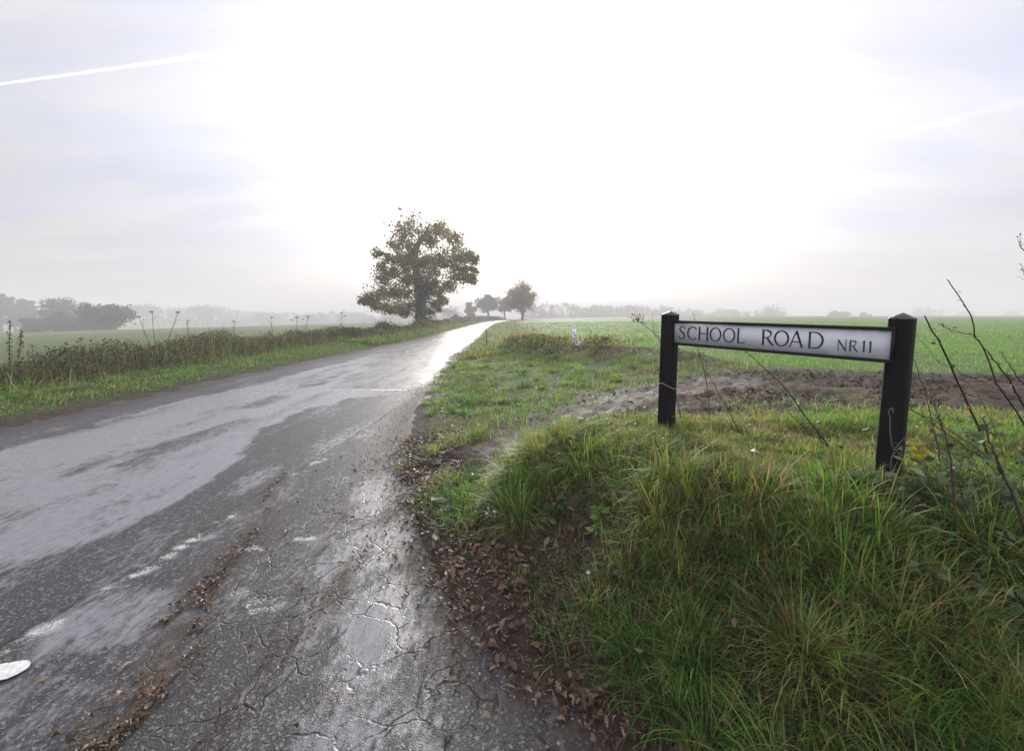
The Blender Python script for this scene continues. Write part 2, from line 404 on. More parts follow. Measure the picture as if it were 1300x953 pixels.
def ground_material():
    m = bpy.data.materials.new('earth_and_turf'); m.use_nodes = True; T = NT(m.node_tree)
    co = T.n('ShaderNodeTexCoord').outputs['Object']
    at = lambda n: T.n('ShaderNodeAttribute', _attribute_name=n).outputs['Fac']
    n1 = T.noise(co, 1.3, 6, .6); n2 = T.noise(co, 14, 5, .6); n3 = T.noise(co, 70, 4, .6)
    soil = T.mix(T.ramp(n2, .3, .7), (.022, .016, .012), (.06, .044, .033))
    turf = T.mix(T.ramp(n2, .35, .65), (.035, .042, .017), (.060, .075, .024))
    mudc = T.mix(T.ramp(T.math('ADD', T.math('MULTIPLY', n1, .6), T.math('MULTIPLY', n2, .4)), .44, .62), (.028, .018, .012), (.092, .066, .048))
    mudc = T.mix(T.ramp(n3, .55, .8), mudc, (.12, .098, .082))
    # sown field: rows of young corn, thin in places
    fl = T.mapping(co, scale=(1, .12, 1), rot=(0, 0, R(12)))
    fn = T.noise(fl, .5, 5, .6); fn2 = T.noise(T.mapping(co, scale=(.02, .3, 1)), 1.0, 4, .6)
    grn = T.mix(T.ramp(fn, .3, .7), (.070, .118, .030), (.105, .165, .042))
    grn = T.mix(T.ramp(fn2, .42, .62), grn, (.095, .135, .045))
    fsp = T.mix(T.ramp(T.noise(co, 9, 4, .7), .40, .58, .35, 1), (.075, .055, .038), grn)
    mudc = T.mix(T.math('MULTIPLY', at('pale'), .8), mudc, T.mix(T.ramp(n2, .3, .7), (.085, .070, .060), (.19, .165, .145)))
    c = T.mix(at('field'), turf, fsp)
    c = T.mix(at('mud'), c, mudc)
    c = T.mix(at('soil'), c, soil)
    rg = T.fmix(at('mud'), .85, T.ramp(n1, .35, .6, .72, .95))
    h = T.math('ADD', T.math('MULTIPLY', n2, .7), T.math('MULTIPLY', n3, .4))
    b = T.n('ShaderNodeBump', Strength=.9, Distance=.03, Height=h)
    p = T.n('ShaderNodeBsdfPrincipled', Base__Color=c, Roughness=rg, Normal=b.outputs[0]); p.inputs['Specular IOR Level'].default_value = .12
    T.n('ShaderNodeOutputMaterial', Surface=p.outputs[0]); return m

def field_mask(X, Y):
    dr = X - right_edge(np.maximum(Y, 1.2)); dl = left_edge(Y) - X
    fr = sst(dr + (fbm(X * .4, Y * .4, 31) - .5) * 2, 3.6, 5.2) * sst(Y + (fbm(X * .5, Y * .5, 33) - .5) * 1.5 - .25 * np.clip(6 - X, -6, 6), 7.0, 8.4)
    fl = sst(dl, 4.6, 5.4)
    return np.where(X > -2, fr, fl)
X, Y, Q = grid(gx, gy)
Z = H(X, Y)
steep = np.zeros_like(X)
b_ = seg_dist(X, Y, BX, BY)
soil = np.maximum(litter_mask(X, Y), (1 - sst(b_, .30, .62)) * (b_ > -.3) * (Y < 4.3) * (X > -.8))
dl_ = left_edge(Y) - X
soil = np.maximum(soil, np.where(dl_ > -.3, 1 - sst(dl_ + (fbm(X * .8, Y * .8, 41) - .5) * .5, .35, .7), 0))
soil = np.maximum(soil, np.where((X > -4) & (Y > 4), 1 - sst(X - right_edge(Y), .1, .45), 0))
gm = quad_mesh('ground', np.stack([X, Y, Z], 1), Q, attrs={'field': field_mask(X, Y), 'mud': mud_mask(X, Y), 'pale': np.maximum(1 - sst(track_d(X, Y), .3, .6), (1 - sst(X, 1.2, 2.6)) * (Y < 9)), 'soil': soil}, smooth=True, mats=[ground_material()])
tag(link('ground', gm), kind='structure')

# ------------------------------------------------------------------ road
def road_material():
    m = bpy.data.materials.new('wet_tarmac'); m.use_nodes = True; T = NT(m.node_tree)
    co = T.n('ShaderNodeTexCoord').outputs['Object']
    at = lambda n: T.n('ShaderNodeAttribute', _attribute_name=n).outputs['Fac']
    n_s = T.noise(T.mapping(co, scale=(1, .3, 1)), 2.2, 6, .65, .3)      # streaks along the road
    n_m = T.noise(co, 6, 6, .65); n_c = T.noise(co, 130, 3, .65); n_f = T.noise(T.mapping(co, scale=(1, .45, 1)), 26, 5, .7)
    vor = T.n('ShaderNodeTexVoronoi', Scale=190.0, Vector=co).outputs['Distance']
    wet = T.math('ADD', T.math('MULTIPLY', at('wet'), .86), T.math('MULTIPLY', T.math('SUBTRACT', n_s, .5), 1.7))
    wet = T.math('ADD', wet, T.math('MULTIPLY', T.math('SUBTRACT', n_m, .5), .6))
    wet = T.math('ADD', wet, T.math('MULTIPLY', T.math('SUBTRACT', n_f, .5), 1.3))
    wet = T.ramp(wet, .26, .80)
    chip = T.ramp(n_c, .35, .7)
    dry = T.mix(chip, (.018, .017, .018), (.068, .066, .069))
    sm = T.mix(T.ramp(n_f, .3, .7), (.12, .119, .131), (.195, .193, .208))  # worn tarmac; pale blue of the reflected sky partly put into its colour
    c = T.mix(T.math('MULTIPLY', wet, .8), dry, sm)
    vc = T.n('ShaderNodeTexVoronoi', Scale=105.0, Vector=co).outputs['Color']
    spk = T.n('ShaderNodeSeparateColor', Color=vc).outputs[0]
    c = T.mix(T.math('MULTIPLY', T.ramp(spk, .80, .97), T.fmix(wet, .55, .15)), c, (.24, .235, .24))
    # cracks
    wv = T.n('ShaderNodeVectorMath', _operation='ADD', i0=co)
    nz = T.n('ShaderNodeTexNoise', Scale=5.0, Detail=4.0, Vector=co)
    sc = T.n('ShaderNodeVectorMath', _operation='SCALE', i0=nz.outputs['Color'], Scale=.16); T.nt.links.new(sc.outputs[0], wv.inputs[1])
    cr = T.n('ShaderNodeTexVoronoi', Scale=4.6, _feature='DISTANCE_TO_EDGE', Vector=wv.outputs[0]).outputs['Distance']
    cr2 = T.n('ShaderNodeTexVoronoi', Scale=1.7, _feature='DISTANCE_TO_EDGE', Vector=wv.outputs[0]).outputs['Distance']
    ck = T.math('MAXIMUM', T.ramp(cr, .004, .026, 1, 0), T.ramp(cr2, .002, .013, 1, 0))
    ck = T.math('MULTIPLY', ck, T.math('MULTIPLY', at('crack'), T.ramp(n_m, .42, .58)))
    seam = at('seam')
    dark = T.math('MAXIMUM', ck, T.math('MULTIPLY', seam, T.ramp(n_c, .3, .6)))
    c = T.mix(dark, c, (.014, .011, .009))
    c = T.mix(T.math('MULTIPLY', at('dirt'), T.ramp(n_m, .35, .6)), c, (.045, .030, .022))
    pt = T.math('MULTIPLY', at('paint'), T.ramp(T.math('ADD', T.math('MULTIPLY', n_m, .7), T.math('MULTIPLY', n_c, .3)), .52, .58))
    c = T.mix(pt, c, (.52, .51, .50))
    rg = T.fmix(wet, .52, T.ramp(n_f, .3, .7, .20, .34))
    rg = T.fmix(T.math('MAXIMUM', dark, at('dirt')), rg, .7)
    h = T.math('MULTIPLY', T.math('ADD', T.math('MULTIPLY', vor, -.7), T.math('MULTIPLY', n_c, .9)), T.fmix(wet, .42, .06))
    h = T.math('SUBTRACT', h, T.math('MULTIPLY', dark, 1.2))
    h = T.math('ADD', h, T.math('MULTIPLY', n_f, T.fmix(wet, 1.0, .25)))
    b = T.n('ShaderNodeBump', Strength=1.0, Distance=.005, Height=h)
    p = T.n('ShaderNodeBsdfPrincipled', Base__Color=c, Roughness=rg, Normal=b.outputs[0])
    T.nt.links.new(T.fmix(wet, .22, .95), p.inputs['Specular IOR Level'])
    T.n('ShaderNodeOutputMaterial', Surface=p.outputs[0]); return m
rx = np.array(sorted(set(np.round(axis([(-7.2, -3.2, .07), (-3.2, .6, .03), (.6, 3, .1), (3, 14, .4)]), 3))))
ry = np.array(sorted(set(np.round(geo_axis(1.2, -40, .08, 1.15)[1:], 3)) | set(np.round(axis([(1.2, 5, .03), (5, 9.5, .06)]), 3)) | set(np.round(geo_axis(9.5, 95, .08, 1.05)[1:], 3))))
X, Y, Q = grid(rx, ry)
keep = (road_d(X, Y) < .45)
X2, Y2, Q2 = X, Y, Q[keep[Q].all(1) & (Y[Q].max(1) <= 90)]
# further on the road bends away to the right: a ribbon between its edges
ys = np.concatenate([[Y[Q2].max()], np.linspace(Y[Q2].max(), 180, 60)[1:]]); us = np.linspace(0, 1, 12)
Xr = (left_edge(ys)[:, None] - .3) * (1 - us) + (right_edge(ys)[:, None] + .3) * us
Yr = np.repeat(ys[:, None], 12, 1)
_, _, Qr = grid(np.arange(12), np.arange(len(ys)))
n0 = len(X2); X = np.concatenate([X2, Xr.ravel()]); Y = np.concatenate([Y2, Yr.ravel()]); Q = np.concatenate([Q2, Qr + n0])
used = np.unique(Q); remap = -np.ones(len(X), int); remap[used] = np.arange(len(used)); X, Y, Q = X[used], Y[used], remap[Q]
Z = (fbm(X * 1.3, Y * .9, 51) - .5) * .010 + (Y > 8.55) * .006
rp = np.interp(Y, [2.3, 2.74, 3.3, 4, 5.7, 6.6, 7.5, 8.1, 8.6, 9.5, 400], [-2.75, -2.6, -2.62, -2.72, -3.15, -3.0, -2.7, -2.2, -1.9, -1.9, 160])
lp = np.where(Y < 9, -5.65, left_edge(Y) + .75)
wob = (fbm(X * 2.5, Y * 1.2, 52, 5) - .5) * .55 + (fbm(X * 9, Y * 3, 152, 4) - .5) * .28
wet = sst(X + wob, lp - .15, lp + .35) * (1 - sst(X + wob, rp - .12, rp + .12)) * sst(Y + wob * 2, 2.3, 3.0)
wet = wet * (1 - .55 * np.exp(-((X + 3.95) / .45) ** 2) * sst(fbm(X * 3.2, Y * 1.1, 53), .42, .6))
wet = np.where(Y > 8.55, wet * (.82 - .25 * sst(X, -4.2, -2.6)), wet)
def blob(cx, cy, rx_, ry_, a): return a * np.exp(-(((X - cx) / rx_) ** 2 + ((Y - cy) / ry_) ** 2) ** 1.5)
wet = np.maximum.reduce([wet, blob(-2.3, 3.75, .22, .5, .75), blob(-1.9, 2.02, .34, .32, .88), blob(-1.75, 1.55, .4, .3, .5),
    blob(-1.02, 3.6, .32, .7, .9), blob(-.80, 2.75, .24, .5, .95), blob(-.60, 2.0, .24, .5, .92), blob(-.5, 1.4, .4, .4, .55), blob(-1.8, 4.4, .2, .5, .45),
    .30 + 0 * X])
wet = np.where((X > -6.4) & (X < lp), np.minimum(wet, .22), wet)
seamx = np.interp(Y, [0, 1.9, 2.7, 3.44, 5.2, 5.7, 8.5], [-2.3, -2.24, -2.13, -2.07, -1.92, -1.86, -1.75])
seam = np.exp(-((X - seamx + (fbm(Y * 6, Y * 0, 54) - .5) * .05) / .022) ** 2) * (Y < 6.5) + .7 * np.exp(-((Y - 8.5 - .05 * X) / .05) ** 2) * (X < -1.9)
seam = np.maximum(seam, .9 * np.exp(-((X + 1.13 + .10 * (Y - 2.2) + (fbm(Y * 4, Y * 0, 55) - .5) * .12) / .02) ** 2) * (Y < 3.3))
crack = sst(X, -1.75, -1.35) * (Y < 7) * .98  + 0 * X
dirt = np.maximum.reduce([.9 * np.exp(-((X - np.interp(Y, [1, 1.6, 2.2, 2.9, 3.6], [-1.35, -1.40, -1.63, -1.72, -2.02])) / .13) ** 2) * (Y < 3.9) * (1 - sst(Y, 3.2, 3.9)),
    sst(X - right_edge(np.maximum(Y, 1.2)), -np.interp(Y, [7, 10], [.42, -.05]), np.interp(Y, [7, 10], [-.02, .25])) * (Y > 1.2), blob(-.93, 2.35, .07, .3, 1.0), blob(-1.2, 3.1, .1, .3, .7),
    .95 * sst(left_edge(Y) - X, -.35, .0)])
paint = np.maximum.reduce([np.exp(-((X - seamx - .07) / .05) ** 2) * (Y < 6) * .9 * sst(fbm(X * 0, Y * 1.7, 57), .42, .6), blob(-1.32, 2.12, .16, .10, .95), blob(-1.62, 2.6, .12, .05, .9), blob(-1.35, 2.75, .1, .03, .9), blob(-.95, 2.8, .05, .03, .8)])
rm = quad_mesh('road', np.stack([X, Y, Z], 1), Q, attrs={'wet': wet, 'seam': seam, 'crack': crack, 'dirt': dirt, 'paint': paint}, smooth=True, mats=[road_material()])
tag(link('road', rm), kind='structure')
# end of a painted white line at the corner of the junction
rng = np.random.default_rng(5)
g = Geo()
A = at_z(-160, 880, .012); B = at_z(36, 846, .012); dv = (B - A)[:2]; L_ = np.hypot(*dv); dv /= L_; nv = np.array([-dv[1], dv[0]])
ts = np.linspace(0, 1, 40); hw = .052 * np.sqrt(np.clip(1 - np.clip((ts * L_ - L_ + .06) / .06, 0, 1) ** 2, .02, 1)) * (1 + .12 * (rng.random(40) - .5))
P0 = A[:2] + ts[:, None] * L_ * dv; V = []
for p, w in zip(P0, hw): V += [(*(p - nv * w), .0115), (*(p + nv * w), .0115)]
g.add(V, [[2 * i, 2 * i + 1, 2 * i + 3, 2 * i + 2] for i in range(39)])
tag(link('road_marking', g.mesh('road_marking', [simple_mat('worn_white_paint', (.58, .57, .55), .5, .4, 60, .25, .5, 200)])), kind='structure')

# ------------------------------------------------------------------ grass and ground cover
GREENS = np.array([[.075, .170, .028], [.100, .195, .036], [.135, .215, .052], [.050, .115, .028], [.165, .215, .075]])
DRY = np.array([[.26, .21, .11], [.20, .15, .075], [.13, .085, .045], [.30, .25, .15]])
def blade_cols(n, rng, dry=.15, patch=None):
    c = GREENS[rng.integers(0, len(GREENS), n)] * (.7 + .6 * rng.random((n, 1))) * (1 + .25 * rng.normal(0, .5, (n, 3)))
    c = np.clip(c, .012, .5)
    p = dry if patch is None else dry * patch
    d = rng.random(n) < p
    c[d] = DRY[rng.integers(0, len(DRY), d.sum())] * (.7 + .5 * rng.random((d.sum(), 1)))
    return c
def sample(n, x0, x1, y0, y1, rng, dens, power=1.0):
    """points, denser towards the viewer when power > 1 (y drawn as y0 + span*u^power)"""
    X = x0 + (x1 - x0) * rng.random(n); Y = y0 + (y1 - y0) * rng.random(n) ** power
    k = rng.random(n) < dens(X, Y)
    return X[k], Y[k]
parts = []
def patch(parts, X, Y, rng, h, w, lean, droop, dry=.15, az=None, hn=.5, patchy=True):
    n = len(X); z = H(X, Y) - .008
    cl = fbm(X * 3.5, Y * 3.5, 61, 3)                 # tussocks
    hh = h * (1 - hn + 2 * hn * sst(cl, .3, .7)) * (.45 + .8 * rng.random(n))
    az_ = (2 * PI * rng.random(n)) if az is None else az + rng.normal(0, 1.4, n)
    c = blade_cols(n, rng, dry, 2 * sst(fbm(X * 1.3, Y * 1.3, 62, 3), .35, .7) if patchy else None)
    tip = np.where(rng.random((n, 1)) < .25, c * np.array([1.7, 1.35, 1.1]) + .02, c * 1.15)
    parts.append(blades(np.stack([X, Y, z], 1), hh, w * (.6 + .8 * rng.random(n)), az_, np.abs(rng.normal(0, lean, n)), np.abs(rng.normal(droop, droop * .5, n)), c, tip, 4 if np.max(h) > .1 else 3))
def finish(parts, name, label, mat, cat='grass'):
    off = 0; V = []; Qs = []; C = []
    for v, q, c in parts: V.append(v); Qs.append(q + off); C.append(c); off += len(v)
    o = link(name, quad_mesh(name, np.concatenate(V), np.concatenate(Qs), np.concatenate(C), mats=[mat]))
    return tag(o, label, cat, kind='stuff')
rng = np.random.default_rng(11)
# A near bank, tussocks hanging over the edge
def dn_bank(X, Y):
    b = seg_dist(X, Y, BX, BY); top = sst(b + .06 + .2 * sst(X, .2, .8), .0, .22)
    hollow = 1 - .93 * np.exp(-(((X - .42) / .20) ** 2 + ((Y - 2.22) / .34) ** 2) ** 1.3)
    return top * hollow * (1 - mud_mask(X, Y)) * (1 - .6 * sst(Y, 3.0, 3.6)) * np.where(b < .5, .5 + .5 * sst(X, .2, 1.2), 1)
P = []
Xa, Ya = sample(190000, -.6, 3.6, .9, 3.9, rng, lambda x, y: dn_bank(x, y) * np.where(y < 1.9, 1, .8) * np.where(x > 1.35 * y + .7, .3, 1))
downhill = np.arctan2(-np.ones(len(Xa)), -.25 - 0 * Xa)
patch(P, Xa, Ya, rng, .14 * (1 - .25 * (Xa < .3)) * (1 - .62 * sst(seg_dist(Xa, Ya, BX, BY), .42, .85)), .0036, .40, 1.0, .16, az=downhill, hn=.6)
Xb, Yb = sample(150000, -.6, 3.6, .9, 3.9, rng, lambda x, y: dn_bank(x, y) * np.where(x > 1.35 * y + .3, .1, 1))
patch(P, Xb, Yb, rng, .06, .0032, .6, 1.1, .38, hn=.4)
Xc, Yc = sample(5200, -.5, 3.4, .9, 3.7, rng, lambda x, y: dn_bank(x, y) * sst(fbm(x * 2, y * 2, 77), .42, .6))
patch(P, Xc, Yc, rng, .19 * (1 - .4 * sst(seg_dist(Xc, Yc, BX, BY), .5, .9)), .0028, .25, .5, 1.0, hn=.3)
Xc, Yc = sample(16000, -.6, 3.2, .9, 3.2, rng, lambda x, y: sst(seg_dist(x, y, BX, BY), -.22, -.02) * (1 - sst(seg_dist(x, y, BX, BY), .1, .3)) * sst(fbm(x * 6, y * 6, 79), .42, .58))
patch(P, Xc, Yc, rng, .10, .0036, .5, 1.0, .15)
# distinct big tussocks
for k in range(330):
    cx, cy = rng.uniform(-.1, 3.1), rng.uniform(1.0, 3.3)
    bb = float(seg_dist(np.array(cx), np.array(cy), BX, BY))
    if dn_bank(np.array(cx), np.array(cy)) < .4 or bb > .95 or cx > 1.35 * cy + .3: continue
    n = int(rng.integers(60, 190)); r = rng.uniform(.02, .06)
    X = cx + rng.normal(0, r, n); Y = cy + rng.normal(0, r, n); z = H(X, Y) - .01
    az = np.arctan2(Y - cy, X - cx) + rng.normal(0, .5, n); hh = rng.uniform(.16, .32) * (1 - .5 * (bb > .6)) * (.5 + .6 * rng.random(n))
    base = GREENS[rng.integers(0, 5)] * rng.uniform(.8, 1.3); c = base * (.8 + .4 * rng.random((n, 1)))
    dd = rng.random(n) < rng.choice([.05, .2, .5], p=[.5, .3, .2]); c[dd] = DRY[rng.integers(0, 4, dd.sum())]
    P.append(blades(np.stack([X, Y, z], 1), hh, .0042 * (.6 + .8 * rng.random(n)), az, np.abs(rng.normal(.25, .2, n)), np.abs(rng.normal(1.3, .5, n)), c, c * np.array([1.3, 1.2, 1]), 5))
finish(P, 'long_grass', 'long tussocky green grass hanging over the near bank below the name sign', M_GRASS)
# B verge beyond the track
P = []
def dn_verge(X, Y):
    dr = X - right_edge(Y); b = seg_dist(X, Y, BX, BY)
    return sst(dr + (fbm(X * 2, Y * 2, 71) - .5) * .9 + .25 * sst(Y, 7, 10), .2, .7) * (1 - .97 * mud_mask(X, Y)) * (1 - sst(dr, 5, 7.)) * (.35 + .65 * sst(fbm(X * 1.6, Y * 1.6, 72), .36, .52)) * ((b < .0) | (Y > 3.6))
X, Y = sample(120000, -2.4, 4.5, 3.4, 16, rng, lambda x, y: dn_verge(x, y), 1.5)
patch(P, X, Y, rng, .10, .007, .5, .9, .2)
X, Y = sample(9000, -1.6, -.3, 3.0, 4.6, rng, lambda x, y: sst(fbm(x * 5, y * 5, 73), .55, .65) * litter_mask(x, y))
patch(P, X, Y, rng, .07, .005, .4, .8, .1)
X, Y = sample(26000, -3.5, 3.5, 14, 105, rng, lambda x, y: sst(x - right_edge(y), .2, .6) * (1 - sst(x - right_edge(y), 3.2, 5)), 1.7)
patch(P, X, Y, rng, .16, .03, .5, .8, .3)
for k in range(170):
    cy = rng.uniform(2.6, 13); cx = float(right_edge(cy)) + rng.uniform(.15, 3.5)
    if cy < 4.2: cx = float(right_edge(cy)) + rng.uniform(.1, .8)
    if mud_mask(np.array(cx), np.array(cy)) > .3: continue
    n = int(rng.integers(60, 150)); r = rng.uniform(.03, .09); X = cx + rng.normal(0, r, n); Y = cy + rng.normal(0, r, n)
    c = GREENS[rng.integers(0, 5)] * rng.uniform(.9, 1.3) * (.8 + .4 * rng.random((n, 1)))
    P.append(blades(np.stack([X, Y, H(X, Y) - .005], 1), rng.uniform(.07, .15) * (.5 + .6 * rng.random(n)), .0035 + .0007 * cy * (.6 + .8 * rng.random(n)), np.arctan2(Y - cy, X - cx), np.abs(rng.normal(.3, .25, n)), np.abs(rng.normal(1.0, .4, n)), c, c * 1.25, 3))
X, Y = sample(12000, -.6, 1.4, 1.0, 3.4, rng, lambda x, y: sst(fbm(x * 5, y * 5, 173), .50, .60) * np.maximum(litter_mask(x, y) * sst(x - right_edge(y), .25, .5), sst(seg_dist(x, y, BX, BY), -.1, .1) * (1 - sst(seg_dist(x, y, BX, BY), .3, .5))))
patch(P, X, Y, rng, .09, .004, .4, .9, .15)
finish(P, 'verge_grass', 'short patchy green grass on the verge between the road and the field gateway', M_GRASS)
# C left verge
P = []
X, Y = sample(90000, -10.4, -5.4, 3.5, 24, rng, lambda x, y: sst(left_edge(y) - x + (fbm(x * 1, y * 1, 74) - .5) * .8, .45, .8) * (1 - sst(left_edge(y) - x, 3.0, 4.0)), 1.4)
patch(P, X, Y, rng, .10, .011, .5, .9, .12)
X, Y = sample(50000, -9.5, -4, 20, 112, rng, lambda x, y: sst(left_edge(y) - x, .35, .8) * (1 - sst(left_edge(y) - x, 3.4, 4.6)), 1.7)
patch(P, X, Y, rng, .2, .04, .5, .8, .25)
finish(P, 'verge_grass', 'mown green grass strip along the far left side of the road', M_GRASS)
# D field crop
P = []
def crop(P, n, x0, x1, y0, y1, w, h, pw):
    X, Y = sample(n, x0, x1, y0, y1, rng, lambda x, y: field_mask(x, y) * (1 - mud_mask(x, y)) * np.where(np.abs(x) < y * 1.25 + 2, 1, 0) * (.25 + .75 * sst(fbm(x * 1.1, y * .8, 76), .35, .55)), pw)
    k = np.round(X / .14 + Y * .03) * .14 - Y * .03 * .14; X = X * .45 + k * .55
    c = GREENS[rng.integers(0, 3, len(X))] * (.9 + .5 * rng.random((len(X), 1)))
    c = c * np.array([1.0, 1.05, 1.1])
    P.append(blades(np.stack([X, Y, H(X, Y)], 1), h * (.5 + rng.random(len(X))), w * (.6 + .8 * rng.random(len(X))), 2 * PI * rng.random(len(X)), np.abs(rng.normal(0, .5, len(X))), np.abs(rng.normal(.7, .4, len(X))), c, c * 1.25, 2))
crop(P, 130000, .5, 22, 5, 17, .010, .075, 1.4)
crop(P, 110000, 1, 65, 16, 55, .03, .10, 1.3)
finish(P, 'young_crop', 'thin young green crop sown across the misty field on the right', M_GRASS, 'crop')
# scattered weeds / thin grass on the mud and behind the sign
P = []
X, Y = sample(26000, .3, 8, 3.0, 6.0, rng, lambda x, y: sst(fbm(x * 2.2, y * 2.2, 78), .48, .62) * .5 * (1 - .8 * sst(Y_ := y, 3.8, 4.6)), 1.0)
patch(P, X, Y, rng, .055, .006, .6, .8, .55)
finish(P, 'sparse_grass', 'sparse yellowing grass at the edge of the churned mud behind the sign', M_GRASS)

# weeds along the left and the mud ridge
def weeds(P, X, Y, hgt, rng, size, cols, nper=9, spread=.12):
    n = len(X) * nper; k = np.repeat(np.arange(len(X)), nper)
    t = rng.random(n) ** .7
    p = np.stack([X[k] + rng.normal(0, spread, n), Y[k] + rng.normal(0, spread, n), H(X, Y)[k] + hgt[k] * t], 1)
    c = cols[rng.integers(0, len(cols), len(X))][k] * (.6 + .7 * rng.random((n, 1)))
    P.append(scatter(LF, p, rng.normal(0, 1, (n, 3)) + np.array([0, 0, .8]), 2 * PI * rng.random(n), size * (.6 + .8 * rng.random(n)), c, rng))
def stalks(P, X, Y, hgt, w, rng, cols):
    n = len(X); c = cols[rng.integers(0, len(cols), n)] * (.7 + .6 * rng.random((n, 1)))
    P.append(blades(np.stack([X, Y, H(X, Y)], 1), hgt * (.6 + .6 * rng.random(n)), np.full(n, w), 2 * PI * rng.random(n), np.abs(rng.normal(0, .15, n)), np.abs(rng.normal(.2, .2, n)), c, c * 1.1, 3))
LF = leaf_template([.02, .26, .30, .02], .1, .1)
WEEDC = 1.15 * np.array([[.045, .075, .022], [.07, .085, .03], [.022, .03, .016], [.10, .08, .04], [.06, .042, .028], [.055, .09, .025], [.09, .10, .035], [.03, .03, .02]])
STALKC = np.array([[.13, .10, .06], [.20, .16, .09], [.08, .065, .04], [.26, .21, .13], [.09, .11, .04]])
P = []
def hedge_c(Y): return left_edge(Y) - 2.95 - .3 * np.sin(Y * .45)
def hedge_h(X, Y): return np.clip(.50 + 1.7 * (fbm(X * .5, Y * .55, 81) - .50), .10, .95) * np.interp(Y, [4, 8, 9.5, 14, 22, 40, 100], [.5, .6, 1.0, 1.05, .85, .9, 1.3])
for (n, y0, y1, pw, sz, npz, spd) in ((3600, 3.5, 26, 1.3, .045, 15, .12), (1500, 22, 60, 1.2, .13, 12, .22), (900, 55, 118, 1.0, .24, 12, .5)):
    Y = y0 + (y1 - y0) * rng.random(n) ** pw; X = hedge_c(Y) + rng.normal(0, .42, n)
    w = np.exp(-((X - hedge_c(Y)) / .75) ** 2)
    weeds(P, X, Y, hedge_h(X, Y) * w, rng, sz, WEEDC, npz, spd)
    m = n
    Y = y0 + (y1 - y0) * rng.random(m) ** pw; X = hedge_c(Y) + rng.normal(0, .55, m)
    stalks(P, X, Y, hedge_h(X, Y) * 1.15 * rng.uniform(.3, 1.25, m) + .05, sz * .13, rng, STALKC)
for (n, y0, y1, w, hh) in ((9000, 3.5, 26, .010, .34), (3500, 22, 60, .03, .45)):
    Y = y0 + (y1 - y0) * rng.random(n) ** 1.3; X = hedge_c(Y) + rng.normal(.35, .5, n)
    k = sst(fbm(X * .9, Y * .7, 85), .42, .60) > rng.random(n); X, Y = X[k], Y[k]
    patch(P, X, Y, rng, hh, w, .35, .7, .75, hn=.6)
finish(P, 'roadside_weeds', 'dark tangle of brambles and dying weeds between the left verge and the field', M_LEAF, 'weeds')
P = []
n = 900; t = rng.random(n); Y = 10.5 + 9 * t; X = np.interp(Y, [9, 12.2, 16, 20], [3.2, 1.35, .3, .0]) + rng.normal(0, .45, n); kk = (X > -.2) & ~((np.abs(X - .145 * Y) < .28) & (Y < 12.5)); X, Y, n = X[kk], Y[kk], kk.sum()
weeds(P, X, Y, .12 + .30 * fbm(X, Y, 84), rng, .06, WEEDC * 1.6, 10, .12)
Y = 10 + 14 * rng.random(700); X = np.interp(Y, [9, 12.2, 16, 20, 24], [3.2, 1.6, .6, .3, .2]) + rng.normal(0, .45, 700)
stalks(P, X, Y, .42, .008, rng, STALKC * np.array([1.5, 1.2, 1.0]))
finish(P, 'verge_weeds', 'low weeds and dry stalks on the ridge of turned earth beside the white marker post', M_LEAF, 'weeds')

# ------------------------------------------------------------------ fallen leaves
rng = np.random.default_rng(23)
LITC = np.array([[.16, .10, .065], [.11, .065, .04], [.20, .14, .10], [.075, .045, .03], [.13, .085, .06], [.20, .145, .10], [.17, .065, .025]])
def litter(P, X, Y, size, rng, lift=.012, road=False, tm=None):
    n = len(X); z = (np.zeros(n) + .012 if road else np.maximum(H(X, Y), 0.0) + lift * (.4 + rng.random(n)))
    c = LITC[rng.choice(7, n, p=[.22, .20, .12, .22, .14, .06, .04])] * (.45 + .75 * rng.random((n, 1)) ** 1.5)
    nr = rng.normal(0, .35, (n, 3)) + np.array([0, 0, 1.])
    P.append(scatter(tm or OAKT, np.stack([X, Y, z], 1), nr, 2 * PI * rng.random(n), size * (.4 + 1.1 * rng.random(n) ** 1.6), c, rng, .7))
OAKT = leaf_template(OAK, .25, .35)
P = []
X, Y = sample(60000, -1.7, 1.6, 1.0, 5.0, rng, lambda x, y: np.clip(litter_mask(x, y), 0, 1) * (.35 + .65 * sst(fbm(x * 4, y * 4, 91), .35, .6)) * .55)
litter(P, X, Y, .034, rng)
X, Y = sample(2500, -1.0, 1.6, 1.0, 4.0, rng, lambda x, y: np.clip(litter_mask(x, y), 0, 1) * .5)
litter(P, X, Y, .055, rng, .03)
X, Y = sample(11000, -.6, 3, .9, 3.3, rng, lambda x, y: sst(seg_dist(x, y, BX, BY), -.15, 0) * (1 - sst(seg_dist(x, y, BX, BY), .2, .6)) * np.where(x > .7, .3, 1))
litter(P, X, Y, .040, rng)
X, Y = sample(3500, -1.9, 3, 3.4, 9, rng, lambda x, y: .25 * dn_verge(x, y) + .4 * (1 - sst(x - right_edge(y), .2, .8)) * (x > right_edge(y) - .1))
litter(P, X, Y, .04, rng, .03)
X, Y = sample(5200, -8.6, -5.3, 4, 32, rng, lambda x, y: np.exp(-((left_edge(y) - x - .45) / .22) ** 2) * (.15 + .85 * sst(np.sin(y * .9 + 4.2) + fbm(x, y, 92) - .5, .1, .6)), 1.2)
litter(P, X, Y, .05, rng, .02)
X, Y = sample(420, -.1, 3.2, 1.2, 3.2, rng, lambda x, y: dn_bank(x, y))
litter(P, X, Y, .038, rng, .10)
finish(P, 'fallen_leaves', 'wet brown fallen leaves heaped along both edges of the tarmac', M_LITTER, 'leaves')
P = []
CRUMB = leaf_template([.05, .3, .4, .2, .05], .3, .4)
